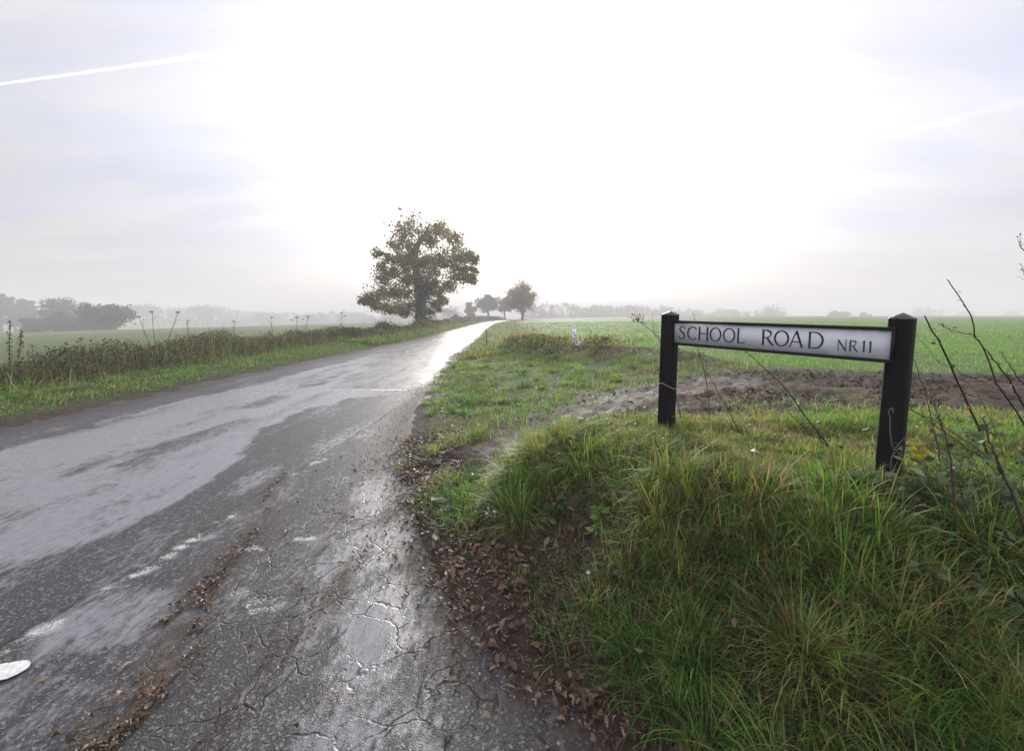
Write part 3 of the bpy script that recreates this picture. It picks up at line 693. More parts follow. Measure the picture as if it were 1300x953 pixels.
X = np.concatenate([np.interp(t := 1.0 + 2.9 * rng.random(5200) ** 1.5, [1, 1.6, 2.2, 2.9, 3.6, 4], [-1.35, -1.40, -1.63, -1.72, -2.02, -2.1]) + rng.normal(0, np.interp(t, [1, 2, 2.4, 3, 4], [.085, .06, .035, .03, .02]))]); Y = t
k = sst(fbm(X * 9, Y * 5, 93), .36, .6) * np.interp(Y, [1.9, 2.2, 2.5, 3.8], [1, .5, .22, .2]) > rng.random(len(X)); litter(P, X[k], Y[k], .019, rng, road=True, tm=CRUMB)
X = rng.uniform(-1.9, -.2, 420); Y = rng.uniform(1.1, 6, 420); k = X < right_edge(Y) ; litter(P, X[k], Y[k], .020, rng, road=True, tm=CRUMB)
Y = 1.2 + 2.2 * rng.random(500); X = -.93 + .08 * (Y - 2.3) + rng.normal(0, .035, 500); litter(P, X, Y, .014, rng, road=True, tm=CRUMB)
X = rng.uniform(-1.6, .1, 26); Y = rng.uniform(1.3, 3.4, 26); k = X < right_edge(Y); litter(P, X[k], Y[k], .042, rng, road=True)
finish(P, 'leaf_debris', 'band of rotted brown leaf crumbs lying on the tarmac near the joint in the road', M_LITTER, 'leaves')
n = 30000; X = rng.uniform(-1, 13, n); Y = 3.6 + 10 * rng.random(n) ** 1.4; k = mud_mask(X, Y) * sst(fbm(X * 1.5, Y * 1.5, 96), .38, .6) * sst(track_d(X, Y), .4, .7) > rng.random(n); X, Y = X[k], Y[k]; n = len(X)
cube = np.array([[-1, -1, -.6], [1, -.8, -.6], [.9, 1, -.6], [-1, .8, -.6], [-.6, -.7, .6], [.7, -.5, .5], [.5, .7, .7], [-.6, .6, .5]])
cq = np.array([[0, 3, 2, 1], [4, 5, 6, 7], [0, 1, 5, 4], [1, 2, 6, 5], [2, 3, 7, 6], [3, 0, 4, 7]])
V, Qs, C = scatter((cube, cq), np.stack([X, Y, H(X, Y) + .004], 1), rng.normal(0, .6, (n, 3)) + np.array([0, 0, 1]), 6 * rng.random(n), (.005 + .018 * rng.random(n) ** 3) * (.6 + Y * .06), np.array([.042, .031, .024]) * (.5 + 1.2 * rng.random((n, 1)) ** 2), rng, .6)
finish([(V, Qs, C)], 'mud_clods', 'dark churned clods of mud in the field gateway behind the name sign', simple_mat('clod_earth', (1, 1, 1), .85, .2, 40, .3, .5, 90, tint=True), 'mud')
# loose stone chippings at the road edge
n = 1500; Y = 1.3 + 8 * rng.random(n) ** 1.3; X = right_edge(Y) + rng.normal(-.14, .15, n)
sz = .0022 + .0045 * rng.random(n) ** 3
cube = np.array([[-1, -1, -.6], [1, -.8, -.6], [.9, 1, -.6], [-1, .8, -.6], [-.6, -.7, .6], [.7, -.5, .5], [.5, .7, .7], [-.6, .6, .5]])
cq = np.array([[0, 3, 2, 1], [4, 5, 6, 7], [0, 1, 5, 4], [1, 2, 6, 5], [2, 3, 7, 6], [3, 0, 4, 7]])
gc = np.array([.13, .125, .12]) * (.4 + 1.5 * rng.random((n, 1)) ** 2)
V, Qs, C = scatter((cube, cq), np.stack([X, Y, np.maximum(H(X, Y), 0) + .006], 1), rng.normal(0, .5, (n, 3)) + np.array([0, 0, 1]), 6 * rng.random(n), sz, gc, rng, .3)
finish([(V, Qs, C)], 'loose_gravel', 'loose grey stone chippings along the broken edge of the tarmac', simple_mat('stone', (1, 1, 1), .5, .4, 40, .2, tint=True), 'gravel')

# ------------------------------------------------------------------ street name sign
M_POST = simple_mat('black_stained_timber', (.005, .005, .006), .65, .12, 25, .4, .6, 60, stretch=(1, 1, .08), rvar=.12)
M_FRAME = simple_mat('black_frame', (.007, .007, .008), .6, .22, 30, .3, .3, 90)
M_PLATE = simple_mat('white_plate', (.53, .535, .565), .62, .3, 9, .13, .12, 60, stretch=(1, 1, 1), rvar=.1)
M_INK = simple_mat('black_lettering', (.012, .012, .018), .4, .5, 40, .2)
PL = at_y(845.5, 545, 2.84); PR = at_y(1127, 605, 1.93)
TL = at_y(851, 398, 2.84); TR = at_y(1146, 402, 1.93)
sign = empty('street_name_sign', (float(PL[0] + PR[0]) / 2, float(PL[1] + PR[1]) / 2, float(PL[2] + PR[2]) / 2))
tag(sign, 'road name sign lettered SCHOOL ROAD NR11 on two black posts standing in the long grass', 'road sign')
O = np.array(sign.location)
ax = (PR - PL); ax[2] = 0; ax /= np.linalg.norm(ax); nf = np.array([-ax[1], ax[0], 0]) * -1   # nf points to the viewer side
if nf[1] > 0: nf = -nf
def post(base, top, hw, parent):
    """square post with chamfered edges and a low pyramid top"""
    base = base.copy(); up = top - base; Lp = np.linalg.norm(up); up /= Lp; base = base - up * .35; Lp += .35
    prof = []; ch = .14
    for sx, sy, order in ((1, 1, 0), (-1, 1, 1), (-1, -1, 0), (1, -1, 1)):
        a, b = (sx, sy * (1 - ch)), (sx * (1 - ch), sy)
        prof += [a, b] if order == 0 else [b, a]
    prof = np.array(prof) * hw; g = Geo()
    rings = [(0, 1), (.25 * Lp, 1), (.5 * Lp, 1), (.75 * Lp, 1), (Lp, 1), (Lp + .002, 1.04), (Lp + .006, 1.03), (Lp + .030, .03)]
    V = []
    for h, s in rings:
        for p in prof: V.append(base + up * h + ax * p[0] * s + nf * p[1] * s)
    Qs = [[i * 8 + j, i * 8 + (j + 1) % 8, (i + 1) * 8 + (j + 1) % 8, (i + 1) * 8 + j] for i in range(len(rings) - 1) for j in range(8)]
    g.add(np.array(V) - O, Qs)
    body = Geo(); nb = 5 * 8
    o = link('post', quad_mesh('post', (np.array(V) - O)[:nb], [q for q in Qs if max(q) < nb], mats=[M_POST]), parent)
    cap = link('post_cap', quad_mesh('post_cap', (np.array(V) - O)[nb - 8:], [[a - nb + 8 for a in q] for q in Qs if min(q) >= nb - 8], mats=[M_CAP]), o)
    return o
M_CAP = simple_mat('wet_sky_lit_post_top', (.028, .028, .032), .24, .7, 40, .3, .4, 80, rvar=.08)  # wet gloss; sky reflection on the tops also put into a paler base
post(PL, TL - np.array([0, 0, .012]), .042, sign); post(PR, TR - np.array([0, 0, .012]), .042, sign)
# plate between the posts
PD0, PD1 = 2.795, 1.90
a0 = at_y(857, 422.0, PD0); a1 = at_y(1132, 438.0, PD1)
c0 = a0.copy(); c1 = a1.copy()
dirp = (c1 - c0); Lpl = np.linalg.norm(dirp); dirp /= Lpl
upv = np.cross(dirp, nf); upv /= np.linalg.norm(upv); upv = upv * np.sign(upv[2]); fr = np.cross(dirp, upv); fr = fr * (1 if np.dot(fr, nf) > 0 else -1)
mid = (c0 + c1) / 2; HT = .157; HI = .127
Mx = np.stack([dirp, upv, fr], 1)
def pl(u, v, w): return mid + dirp * u + upv * v + fr * w - O
g = Geo(); g.box(pl(0, 0, 0), (Lpl / 2, HI / 2 + .002, .006), M=Mx)
plate = link('name_plate', g.mesh('name_plate', [M_PLATE], False), sign)
g = Geo()
for s in (-1, 1):
    g.box(pl(0, s * (HI / 2 + (HT - HI) / 4), .004), (Lpl / 2 + .008, (HT - HI) / 4, .014), M=Mx)
    g.box(pl(s * (Lpl / 2 + .004), 0, .0035), (.0035, HI / 2 - .001, .010), M=Mx)
link('plate_frame', g.mesh('plate_frame', [M_FRAME], False), plate)
# lettering: each letter from tapered strokes with small serifs; unit = cap height
def arc(cx, cy, rx_, ry_, a0, a1, n=18):
    t = np.radians(np.linspace(a0, a1, n)); return [(cx + rx_ * math.cos(a), cy + ry_ * math.sin(a)) for a in t]
TH, TN = .125, .065
def wid_arc(n, thick=TH, thin=TN, a0=0, a1=360):
    t = np.radians(np.linspace(a0, a1, n)); return [thin + (thick - thin) * abs(math.cos(a)) for a in t]
def stemv(x, y0=0, y1=1, w=TH): return [([(x, y0), (x, y1)], [w, w]), ([(x - .10, y0 + .012), (x + .10, y0 + .012)], [.028, .028]), ([(x - .10, y1 - .012), (x + .10, y1 - .012)], [.028, .028])]
def Sp(pts, n=16): return [tuple(p) for p in spline(np.array(pts), n)]
def G_O(): return .90, [(arc(.45, .5, .40, .47, 0, 360, 32), wid_arc(32))]
def G_S():
    p = Sp([(.47, .80), (.40, .93), (.27, .965), (.12, .90), (.09, .74), (.20, .58), (.36, .46), (.45, .30), (.40, .11), (.25, .035), (.10, .07), (.04, .22)], 44)
    n = len(p); w = [TN + (TH - TN) * math.exp(-((i / (n - 1) - .5) / .22) ** 2) for i in range(n)]
    return .54, [(p, w), ([(.465, .74), (.485, .92)], [.03, .03]), ([(.03, .28), (.045, .08)], [.03, .03])]
def G_C():
    return .80, [(arc(.47, .5, .41, .47, 48, 312, 28), wid_arc(28, a0=48, a1=312)), ([(.755, .70), (.765, .93)], [.03, .03]), ([(.745, .10), (.76, .22)], [.03, .03])]
def G_H(): return .82, stemv(.12) + stemv(.70) + [([(.12, .52), (.70, .52)], [TN, TN])]
def G_L(): return .58, stemv(.12) + [([(.12, .03), (.54, .03)], [.06, .06]), ([(.53, 0.0), (.56, .18)], [.05, .02])]
def G_R(): return .74, stemv(.12) + [(Sp([(.12, .965), (.34, .96), (.52, .86), (.53, .66), (.38, .51), (.12, .50)], 24), [TN, TN, TN, .075, .10, .12, TH, TH, TH, .12, .10, .08] + [TN] * 30), ([(.34, .50), (.54, .16), (.72, .0)], [TH * .9, TH, TH * .7])]
def G_A(): return .86, [([(.10, 0), (.43, 1)], [TN, TN]), ([(.43, 1.02), (.76, 0)], [TH, TH]), ([(.20, .33), (.64, .33)], [TN, TN]), ([(.0, .012), (.20, .012)], [.028, .028]), ([(.66, .012), (.87, .012)], [.028, .028])]
def G_D(): return .92, stemv(.12) + [([(.10, .965), (.38, .965)] + arc(.38, .5, .45, .465, 84, -84, 20) + [(.38, .035), (.10, .035)], [TN, TN] + wid_arc(20, a0=84, a1=-84) + [TN, TN])]
def G_N(): return .88, [([(.13, 0), (.13, .98)], [TN, TN]), ([(.11, .98), (.74, .0)], [TH, TH]), ([(.74, 0), (.74, 1)], [TN, TN]), ([(.04, .012), (.23, .012)], [.028] * 2), ([(.65, .988), (.84, .988)], [.028] * 2)]
def G_1(): return .40, [([(.2, 0), (.2, 1)], [TH, TH]), ([(.08, .012), (.32, .012)], [.03] * 2), ([(.06, .86), (.2, .97)], [.04, .07])]
GL = dict(S=G_S, C=G_C, H=G_H, O=G_O, L=G_L, R=G_R, A=G_A, D=G_D, N=G_N); GL['1'] = G_1
lay = [0]
def letter(g, ch, u0, u1, v0, cap):
    wd, strokes = GL[ch](); sx = (u1 - u0) / wd
    for pts, w in strokes:
        p = np.array(pts, float); w = np.array(list(w)[:len(p)] + [w[-1]] * max(0, len(p) - len(w)), float)
        closed = np.allclose(p[0], p[-1])
        T_ = np.gradient(p, axis=0)
        if closed: T_[0] = T_[-1] = p[1] - p[-2]
        T_ /= np.linalg.norm(T_, axis=1, keepdims=True) + 1e-9; N_ = np.stack([-T_[:, 1], T_[:, 0]], 1)
        lay[0] = (lay[0] + 1) % 7; z = .0072 + lay[0] * .00012; V = []
        for q, n_, ww in zip(p, N_, w):
            for sgn in (-1, 1):
                r = q + n_ * ww * .5 * sgn; V.append(pl(u0 + r[0] * sx, v0 + r[1] * cap, z))
        g.add(V, [[2 * i, 2 * i + 1, 2 * i + 3, 2 * i + 2] for i in range(len(p) - 1)])
x0p, x1p = 857, 1132
def uu(zx):
    x = zx / 4.643 + 850; d0, d1 = PD0, PD1
    s = d0 * (x - x0p) / (d0 * (x - x0p) + d1 * (x1p - x)); return (s - .5) * (Lpl)
vb = -HI / 2 + .19 * HI; capb = .655 * HI; caps = .41 * HI
words = {'lettering': [('S', 58, 100, capb), ('C', 107, 163, capb), ('H', 170, 236, capb), ('O', 240, 308, capb), ('O', 318, 390, capb), ('L', 398, 447, capb),
         ('R', 543, 621, capb), ('O', 620, 708, capb), ('A', 703, 797, capb), ('D', 817, 916, capb), ('N', 990, 1054, caps), ('R', 1062, 1117, caps), ('1', 1134, 1168, caps), ('1', 1172, 1206, caps)]}
for i0_, i1_ in ((0, 6), (6, 10), (10, 14)):
    g = Geo()
    for ch, za, zb, cap in words['lettering'][i0_:i1_]: letter(g, ch, uu(za), uu(zb), vb, cap)
    link('lettering', g.mesh('lettering', [M_INK], False), plate)

# ------------------------------------------------------------------ stems and brambles by the sign
rng = np.random.default_rng(31)
BRL = leaf_template(OVATE, .15, .2)
def plant(name, label, cat, stems, D, leaves=None, group=None, col=(.035, .020, .015), tipheads=None, nleaf=0, leafcol=None, leafsize=.03, root=True):
    """stems: list of (pixel polyline from tip to root, radius at root) or with own depth"""
    base = None; G1 = Geo(); L = []
    for st in stems:
        pts, r = st[0], st[1]; Dd = st[2] if len(st) > 2 else D
        n = len(pts); dep = np.linspace(Dd[0], Dd[1], n) if isinstance(Dd, tuple) else [Dd] * n
        W = [at_y(px, py, d) for (px, py), d in zip(pts, dep)]
        last = W[-1]
        if root and (len(st) < 4 or st[3]):
            dz = last[2] - float(H(last[0], last[1])); 
            if dz > -.02:
                dirn_ = (W[-1] - W[-2]); dirn_ /= np.linalg.norm(dirn_); k = (dz + .03) / max(.3, -dirn_[2]); W.append(last + dirn_ * k)
                W[-1][2] = float(H(W[-1][0], W[-1][1])) - .02
        p = spline(np.array(W), 20); p[1:-1] += rng.normal(0, .0018, p[1:-1].shape)
        rad = np.linspace(r * .5, r * 1.3, len(p))
        if base is None: base = p[-1].copy()
        G1.tube(p, rad, 5, np.array(col) * rng.uniform(.8, 1.3))
        # buds / thorns
        for _ in range(int(len(p) * .6)):
            i = rng.integers(0, len(p)); q = p[i] + rng.normal(0, .004, 3); G1.tube([p[i], q + (q - p[i]) * 1.5], [rad[i] * .9, .0004], 3, np.array(col) * .8)
        if nleaf:
            for _ in range(nleaf):
                i = rng.integers(0, len(p)); c = p[i] + rng.normal(0, .018, 3); L.append(c)
                G1.tube([p[i], c], [.0009, .0006], 3, np.array([.08, .07, .03]))
    root_o = empty(name, tuple(base)); tag(root_o, label, cat, group)
    o = G1.mesh('stem', [M_STEM]); ob = link('stem', o, root_o); ob.location = -Vector(base)
    if L:
        L = np.array(L); n = len(L); lc = np.array(leafcol if leafcol is not None else [[.05, .085, .025], [.08, .10, .03], [.03, .05, .02], [.12, .06, .03]])
        c = lc[rng.integers(0, len(lc), n)] * (.7 + .6 * rng.random((n, 1)))
        V, Q_, C = scatter(BRL, L, rng.normal(0, .7, (n, 3)) + np.array([0, -.5, .8]), 6.28 * rng.random(n), leafsize * (.6 + .8 * rng.random(n)), c, rng, .3)
        lo = link('leaves', quad_mesh('leaves', V, Q_, C, mats=[M_LEAF]), root_o); lo.location = -Vector(base)
    if tipheads:
        Gh = Geo()
        for (px, py, d, r, nn) in tipheads:
            c = at_y(px, py, d)
            for _ in range(nn):
                q = c + rng.normal(0, r, 3) * np.array([1, 1, .6]); Gh.tube([c - np.array([0, 0, r * .8]), (c + q) / 2, q], [.0012, .0009, .0008], 3, (.10, .06, .045))
                Gh.tube([q, q + np.array([0, 0, r * .3])], [r * .22, r * .05], 5, np.array([.13, .07, .05]) * rng.uniform(.6, 1.4))
        ho = link('seed_head', Gh.mesh('seed_head', [M_STEM]), root_o); ho.location = -Vector(base)
    return root_o
plant('bramble', 'thick arching bramble stem with few leaves just right of the right signpost', 'bramble',
      [([(1174, 401), (1184, 420), (1198, 443), (1216, 483), (1231, 518), (1244, 546), (1258, 590)], .0048, (1.75, 2.1))], 2, nleaf=7, leafsize=.026)
plant('bramble', 'tallest thin bramble stem rising above the horizon at the right of the sign', 'bramble',
      [([(1202, 355), (1209, 361), (1221, 382), (1232, 399), (1238, 427), (1248, 440), (1262, 480), (1271, 493), (1289, 521), (1306, 548)], .0032, (1.75, 1.95)),
       ([(1190, 410), (1202, 416), (1215, 421), (1238, 426)], .0015, (1.8, 1.82), False)], 1.9, nleaf=2, leafsize=.018)
plant('bramble', 'straight bramble stem leaning left, crossing the right edge of the photo', 'bramble',
      [([(1247, 438), (1262, 456), (1277, 477), (1290, 498), (1306, 525)], .0036, (1.7, 1.8))], 1.8, nleaf=2, leafsize=.02)
plant('bramble', 'thin bramble twig low at the far right edge below the tallest stem', 'bramble',
      [([(1268, 446), (1281, 462), (1298, 485), (1310, 500)], .0022, (1.7, 1.75))], 1.8)
plant('bramble', 'thin dark stem close against the right side of the right signpost', 'bramble',
      [([(1160, 455), (1168, 480), (1176, 500), (1183, 536), (1191, 571), (1196, 600)], .0026, (2.0, 2.1))], 2)
plant('bramble', 'pair of bramble stems slanting from the right signpost down to the right', 'bramble',
      [([(1153, 518), (1176, 531), (1196, 546), (1231, 571), (1261, 596)], .0034, (2.1, 1.75)), ([(1153, 519), (1191, 536), (1221, 557), (1261, 584), (1275, 600)], .0030, (2.15, 1.8))], 2, nleaf=6, leafsize=.028)
plant('bramble', 'dark upright dead stem with a black bud in front of the slanting stems', 'bramble',
      [([(1190, 525), (1193, 533), (1201, 556), (1208, 596), (1212, 646)], .0042, (1.6, 1.55)), ([(1181, 505), (1187, 517), (1193, 533)], .0016, (1.62, 1.6), False)], 1.6, nleaf=2, leafsize=.02, leafcol=[[.02, .015, .012]])
plant('bramble', 'long dark stem running down to the right among the bramble leaves', 'bramble',
      [([(1247, 530), (1254, 550), (1261, 571), (1276, 606), (1290, 640)], .0046, (1.6, 1.5))], 1.6, nleaf=4, leafsize=.03)
plant('bramble', 'fine twig slanting across the field just right of the name plate', 'bramble',
      [([(1163, 425), (1178, 442), (1191, 458), (1215, 470)], .0013, (2.1, 2.2)), ([(1215, 470), (1240, 500), (1262, 540), (1275, 580)], .0016, (2.2, 2.1))], 2.1)
plant('bramble', 'black budded bramble stem leaning left under the middle of the name plate', 'bramble',
      [([(946, 446), (960, 458), (978, 474), (996, 492), (1020, 524), (1042, 553), (1058, 572)], .0040, (2.5, 2.35)), ([(1000, 523), (1018, 540), (1038, 556), (1058, 570)], .0030, (2.3, 2.35))], 2.4, nleaf=5, leafsize=.02, leafcol=[[.03, .02, .015], [.08, .10, .03]])
plant('dead_weed', 'thin weed stem with yellow leaves passing behind the left end of the plate', 'weed',
      [([(881, 398), (883, 420), (887, 448), (896, 480), (900, 515), (901, 545)], .0026, 3.0)], 3.0, nleaf=6, leafsize=.022, leafcol=[[.22, .24, .03], [.10, .12, .03], [.03, .025, .02]])
plant('dead_weed', 'bare weed stem slanting down to the right below the S of the sign', 'weed',
      [([(888, 446), (898, 470), (908, 492), (928, 528), (946, 562)], .0024, (2.95, 2.6))], 2.9)
plant('dead_weed', 'pale dry stem low between the left signpost and the slanting weed stem', 'weed',
      [([(864, 468), (874, 494), (888, 524), (914, 562)], .0016, (3.0, 2.7)), ([(858, 505), (870, 530), (880, 552)], .0014, (3.0, 2.8))], 2.9, col=(.16, .11, .07))
plant('dead_umbel', 'dead umbel with a brown seed head leaning left from behind the left signpost', 'weed',
      [([(810, 407), (832, 424), (840, 438), (852, 470), (862, 520)], .0034, (3.0, 3.0)), ([(828, 400), (829, 412), (831, 423)], .0012, 3.0, False)], 3.0, col=(.10, .07, .055),
      tipheads=[(810, 404, 3.0, .026, 26), (814, 408, 3.0, .02, 12)])
plant('bush_twig', 'knobbly dark twig tip poking in at the right edge above the horizon', 'twig',
      [([(1294, 311), (1301, 320), (1308, 340), (1330, 420), (1350, 540)], .003, (1.7, 1.6)), ([(1297, 341), (1304, 350), (1312, 362)], .002, (1.7, 1.68), False)], 1.7, nleaf=10, leafsize=.012, leafcol=[[.03, .02, .018]])
# pale dry vine on the right signpost
p = [at_y(px, py, 1.845) for px, py in ((1131, 640), (1131, 612), (1131, 588), (1134, 576), (1140, 574), (1143, 584), (1145, 566), (1138, 571), (1133, 566), (1130, 548), (1130, 530), (1128, 522), (1133, 518), (1134, 524))]
g = Geo(); g.tube(spline(np.array(p), 70), .0020, 5, (.10, .095, .10)); g.tube(spline(np.array([at_y(1134, 572, 1.84), at_y(1143, 561, 1.845), at_y(1149, 556, 1.87)]), 8), .0015, 5, (.10, .09, .09))
tag(link('dry_vine', g.mesh('dry_vine', [M_STEM])), 'pale dry curling vine clinging to the front of the right signpost', 'vine')
g = Geo(); g.tube(spline(np.array([at_y(835, 489, 2.77), at_y(839, 486, 2.76), at_y(848, 490, 2.765), at_y(857, 494, 2.77), at_y(872, 497, 2.78)]), 16), .0022, 4, (.36, .23, .12))
tag(link('straw', g.mesh('straw', [M_STEM])), 'orange brown straw caught round the left signpost', 'straw')

# leafy bramble at the foot of the right post, individual plants
def leafy(label, px, py, d, n, spread, size, cols, hgt=.12, name='bramble_bush', cat='bramble'):
    c = at_y(px, py, d); c[2] = float(H(c[0], c[1])); G1 = Geo(); pos = []
    for k in range(max(4, n // 8)):
        e = c + np.array([*rng.normal(0, spread, 2), hgt * rng.uniform(.4, 1.3)]); e[2] += float(H(e[0], e[1])) - c[2]
        st = c + np.array([*rng.normal(0, spread * .3, 2), -.01]); m = (st + e) / 2 + np.array([0, 0, hgt * .25])
        sp = spline(np.array([st, m, e]), 10); G1.tube(sp, np.linspace(.0022, .0009, len(sp)), 4, (.10, .06, .035))
        for _ in range(8): pos.append(sp[rng.integers(3, len(sp))] + rng.normal(0, .016, 3))
    pos = np.array(pos); m_ = len(pos); r = empty(name, tuple(c)); tag(r, label, cat)
    o = link('stem', G1.mesh('stem', [M_STEM]), r); o.location = -Vector(c)
    cc = np.array(cols)[rng.integers(0, len(cols), m_)] * (.7 + .6 * rng.random((m_, 1)))
    V, Q_, C = scatter(BRL, pos, rng.normal(0, .45, (m_, 3)) + np.array([0, -.3, 1]), 6.28 * rng.random(m_), size * (.6 + .8 * rng.random(m_)), cc, rng, .3)
    lo = link('leaves', quad_mesh('leaves', V, Q_, C, mats=[M_LEAF]), r); lo.location = -Vector(c)
BC = [[.06, .11, .045], [.09, .13, .05], [.045, .075, .035], [.12, .14, .07]]
leafy('leafy green bramble at the foot of the right signpost', 1150, 622, 1.72, 60, .09, .042, BC, .08)
leafy('leafy bramble with pale green leaves between the dark stems right of the sign', 1225, 580, 1.75, 130, .14, .036, BC, .24)
leafy('leafy bramble patch at the right edge of the photo below the stems', 1290, 560, 1.7, 90, .12, .036, BC, .22)
leafy('low leafy bramble in the grass below the pair of slanting stems', 1235, 640, 1.5, 110, .13, .036, BC, .14)
leafy('dark leafy bramble between the right signpost and the upright dead stem', 1185, 615, 1.7, 90, .09, .036, BC, .16)
leafy('low leafy bramble against the right edge of the photo beneath the leafy patch', 1285, 615, 1.5, 110, .12, .038, BC, .18)
leafy('yellow leaved weed glowing just right of the right signpost', 1168, 590, 2.0, 12, .035, .05, [[.42, .38, .03], [.30, .30, .04], [.2, .13, .03]], .12, 'yellow_weed', 'weed')
leafy('broad leaved plantain tuft on the lip of the near bank', 765, 640, 2.15, 30, .06, .06, [[.08, .15, .03], [.10, .17, .04]], .08, 'broadleaf_weed', 'weed')
leafy('bright leafy weed at the top of the bank hollow', 712, 600, 2.4, 20, .05, .045, [[.05, .10, .02]], .06, 'broadleaf_weed', 'weed')

# mushrooms
M_MUSH = simple_mat('mushroom_skin', (.62, .58, .54), .5, .4, 60, .15)
def mushroom(px, py, d, r, label, grp=None):
    c = at_y(px, py, d); hz = float(H(c[0], c[1])); g1 = Geo(); g2 = Geo()
    prof = [(.02, 1.0), (.35, .95), (.7, .72), (.95, .35), (1.0, .05), (.9, -.02), (.3, .1)]
    an = np.arange(12) * PI / 6
    V = [[c[0] + r * a * math.cos(t), c[1] + r * a * math.sin(t), c[2] + r * .8 * b] for a, b in prof for t in an]
    g1.add(V, [[i * 12 + j, i * 12 + (j + 1) % 12, (i + 1) * 12 + (j + 1) % 12, (i + 1) * 12 + j] for i in range(len(prof) - 1) for j in range(12)])
    base = np.array([c[0], c[1] + .004, min(hz, c[2] - r) - .006])
    g2.tube([base, (base + c) / 2 + np.array([.002, 0, 0]), c + np.array([0, 0, r * .1])], [r * .22, r * .17, r * .2], 7)
    e = empty('mushroom', tuple(base)); tag(e, label, 'mushroom', grp)
    for nme, gg in (('cap', g1), ('stalk', g2)):
        o = link(nme, gg.mesh(nme, [M_MUSH]), e); o.location = -Vector(base)
def on_ground(px, py, lift=.02):
    for d in np.arange(1.0, 6, .01):
        p = at_y(px, py, d)
        if p[2] <= float(H(p[0], p[1])) + lift: return d
    return 3.0
for (px, py, r, lb) in ((618, 652, .0125, 'left one of three small white mushrooms on the side of the bank'), (620, 645, .0085, 'upper, smallest of three small white mushrooms on the side of the bank'),
                        (628, 649, .0105, 'right one of three small white mushrooms on the side of the bank'), (747, 727, .010, 'single white mushroom in the dark hollow of the bank')):
    mushroom(px, py, on_ground(px, py, .045), r, lb, 'white mushrooms on the bank')

# ------------------------------------------------------------------ marker post, litter and stakes by the gateway
mp = at_y(728.5, 456, 12.4); mp[2] = float(H(mp[0], mp[1])); zt = at_y(728, 417.5, 12.4)[2]
e = empty('marker_post', tuple(mp)); tag(e, 'short marker post with a dirty white plate on a brown stake by the gateway', 'marker post')
g = Geo(); g.box((0, 0, (zt - mp[2]) / 2 - .1), (.022, .022, (zt - mp[2]) / 2 + .05)); link('stake', g.mesh('stake', [simple_mat('brown_stake', (.09, .06, .03), .8)], False), e)
M_MK = simple_mat('marker_white', (.55, .58, .66), .5, .4, 14, .35)
g = Geo(); g.box((0, -.028, zt - mp[2] - .30), (.060, .006, .31)); link('marker_plate', g.mesh('marker_plate', [M_MK], False), e)
M_MD = simple_mat('marker_dark', (.05, .06, .12), .5)
for (u, v, a, b) in ((-.02, .50, .02, .02), (.02, .42, .02, .03), (-.015, .30, .025, .015), (.015, .2, .012, .05), (-.02, .12, .014, .03)): g = Geo(); g.box((u, -.0365, zt - mp[2] - .6 + v), (a, .002, b)); link('marker_symbol', g.mesh('marker_symbol', [M_MD], False), e)
def stake(label, px, pb, pt, d, w):
    b = at_y(px, pb, d); t = at_y(px + .5, pt, d); b[2] = float(H(b[0], b[1])) - .05; g = Geo()
    g.tube([b, (b + t) / 2 + np.array([.004, 0, 0]), t], [w, w * .9, w * .8], 7, (.045, .038, .03)); g.tube([t, t + np.array([0, 0, w * .6])], [w * .8, w * .2], 7, (.06, .05, .04))
    tag(link('wooden_stake', g.mesh('wooden_stake', [M_STEM])), label, 'stake')
stake('thin dark stake standing right of the white marker post', 739.5, 449, 433, 12.2, .010)
stake('dark wooden stake on the grass verge close to the right edge of the road', 617, 446, 420, 17.5, .022)
stake('short fence stake left of the oak at the edge of the misty field', 489, 414, 406, 47, .07)
# crumpled white bag
c = at_y(735.5, 458, 11.9); c[2] = float(H(c[0], c[1])); u = np.linspace(0, PI, 12); v = np.linspace(0, 2 * PI, 18, endpoint=False)
V = []
for a in u:
    for b in v:
        r = 1 + .5 * (vnoise(a * 2.7, b * 2.1, 7) - .5) + .35 * (vnoise(a * 6, b * 5, 8) - .5)
        V.append((.125 * r * math.sin(a) * math.cos(b), .10 * r * math.sin(a) * math.sin(b), .055 + .065 * r * math.cos(a)))
Qs = [[i * 18 + j, i * 18 + (j + 1) % 18, (i + 1) * 18 + (j + 1) % 18, (i + 1) * 18 + j] for i in range(11) for j in range(18)]
tag(link('litter_bag', quad_mesh('litter_bag', V, Qs, mats=[simple_mat('white_plastic', (.62, .64, .68), .25, .6, 14, .4)]), loc=tuple(c)), 'crumpled white plastic bag lying at the foot of the marker post', 'litter')

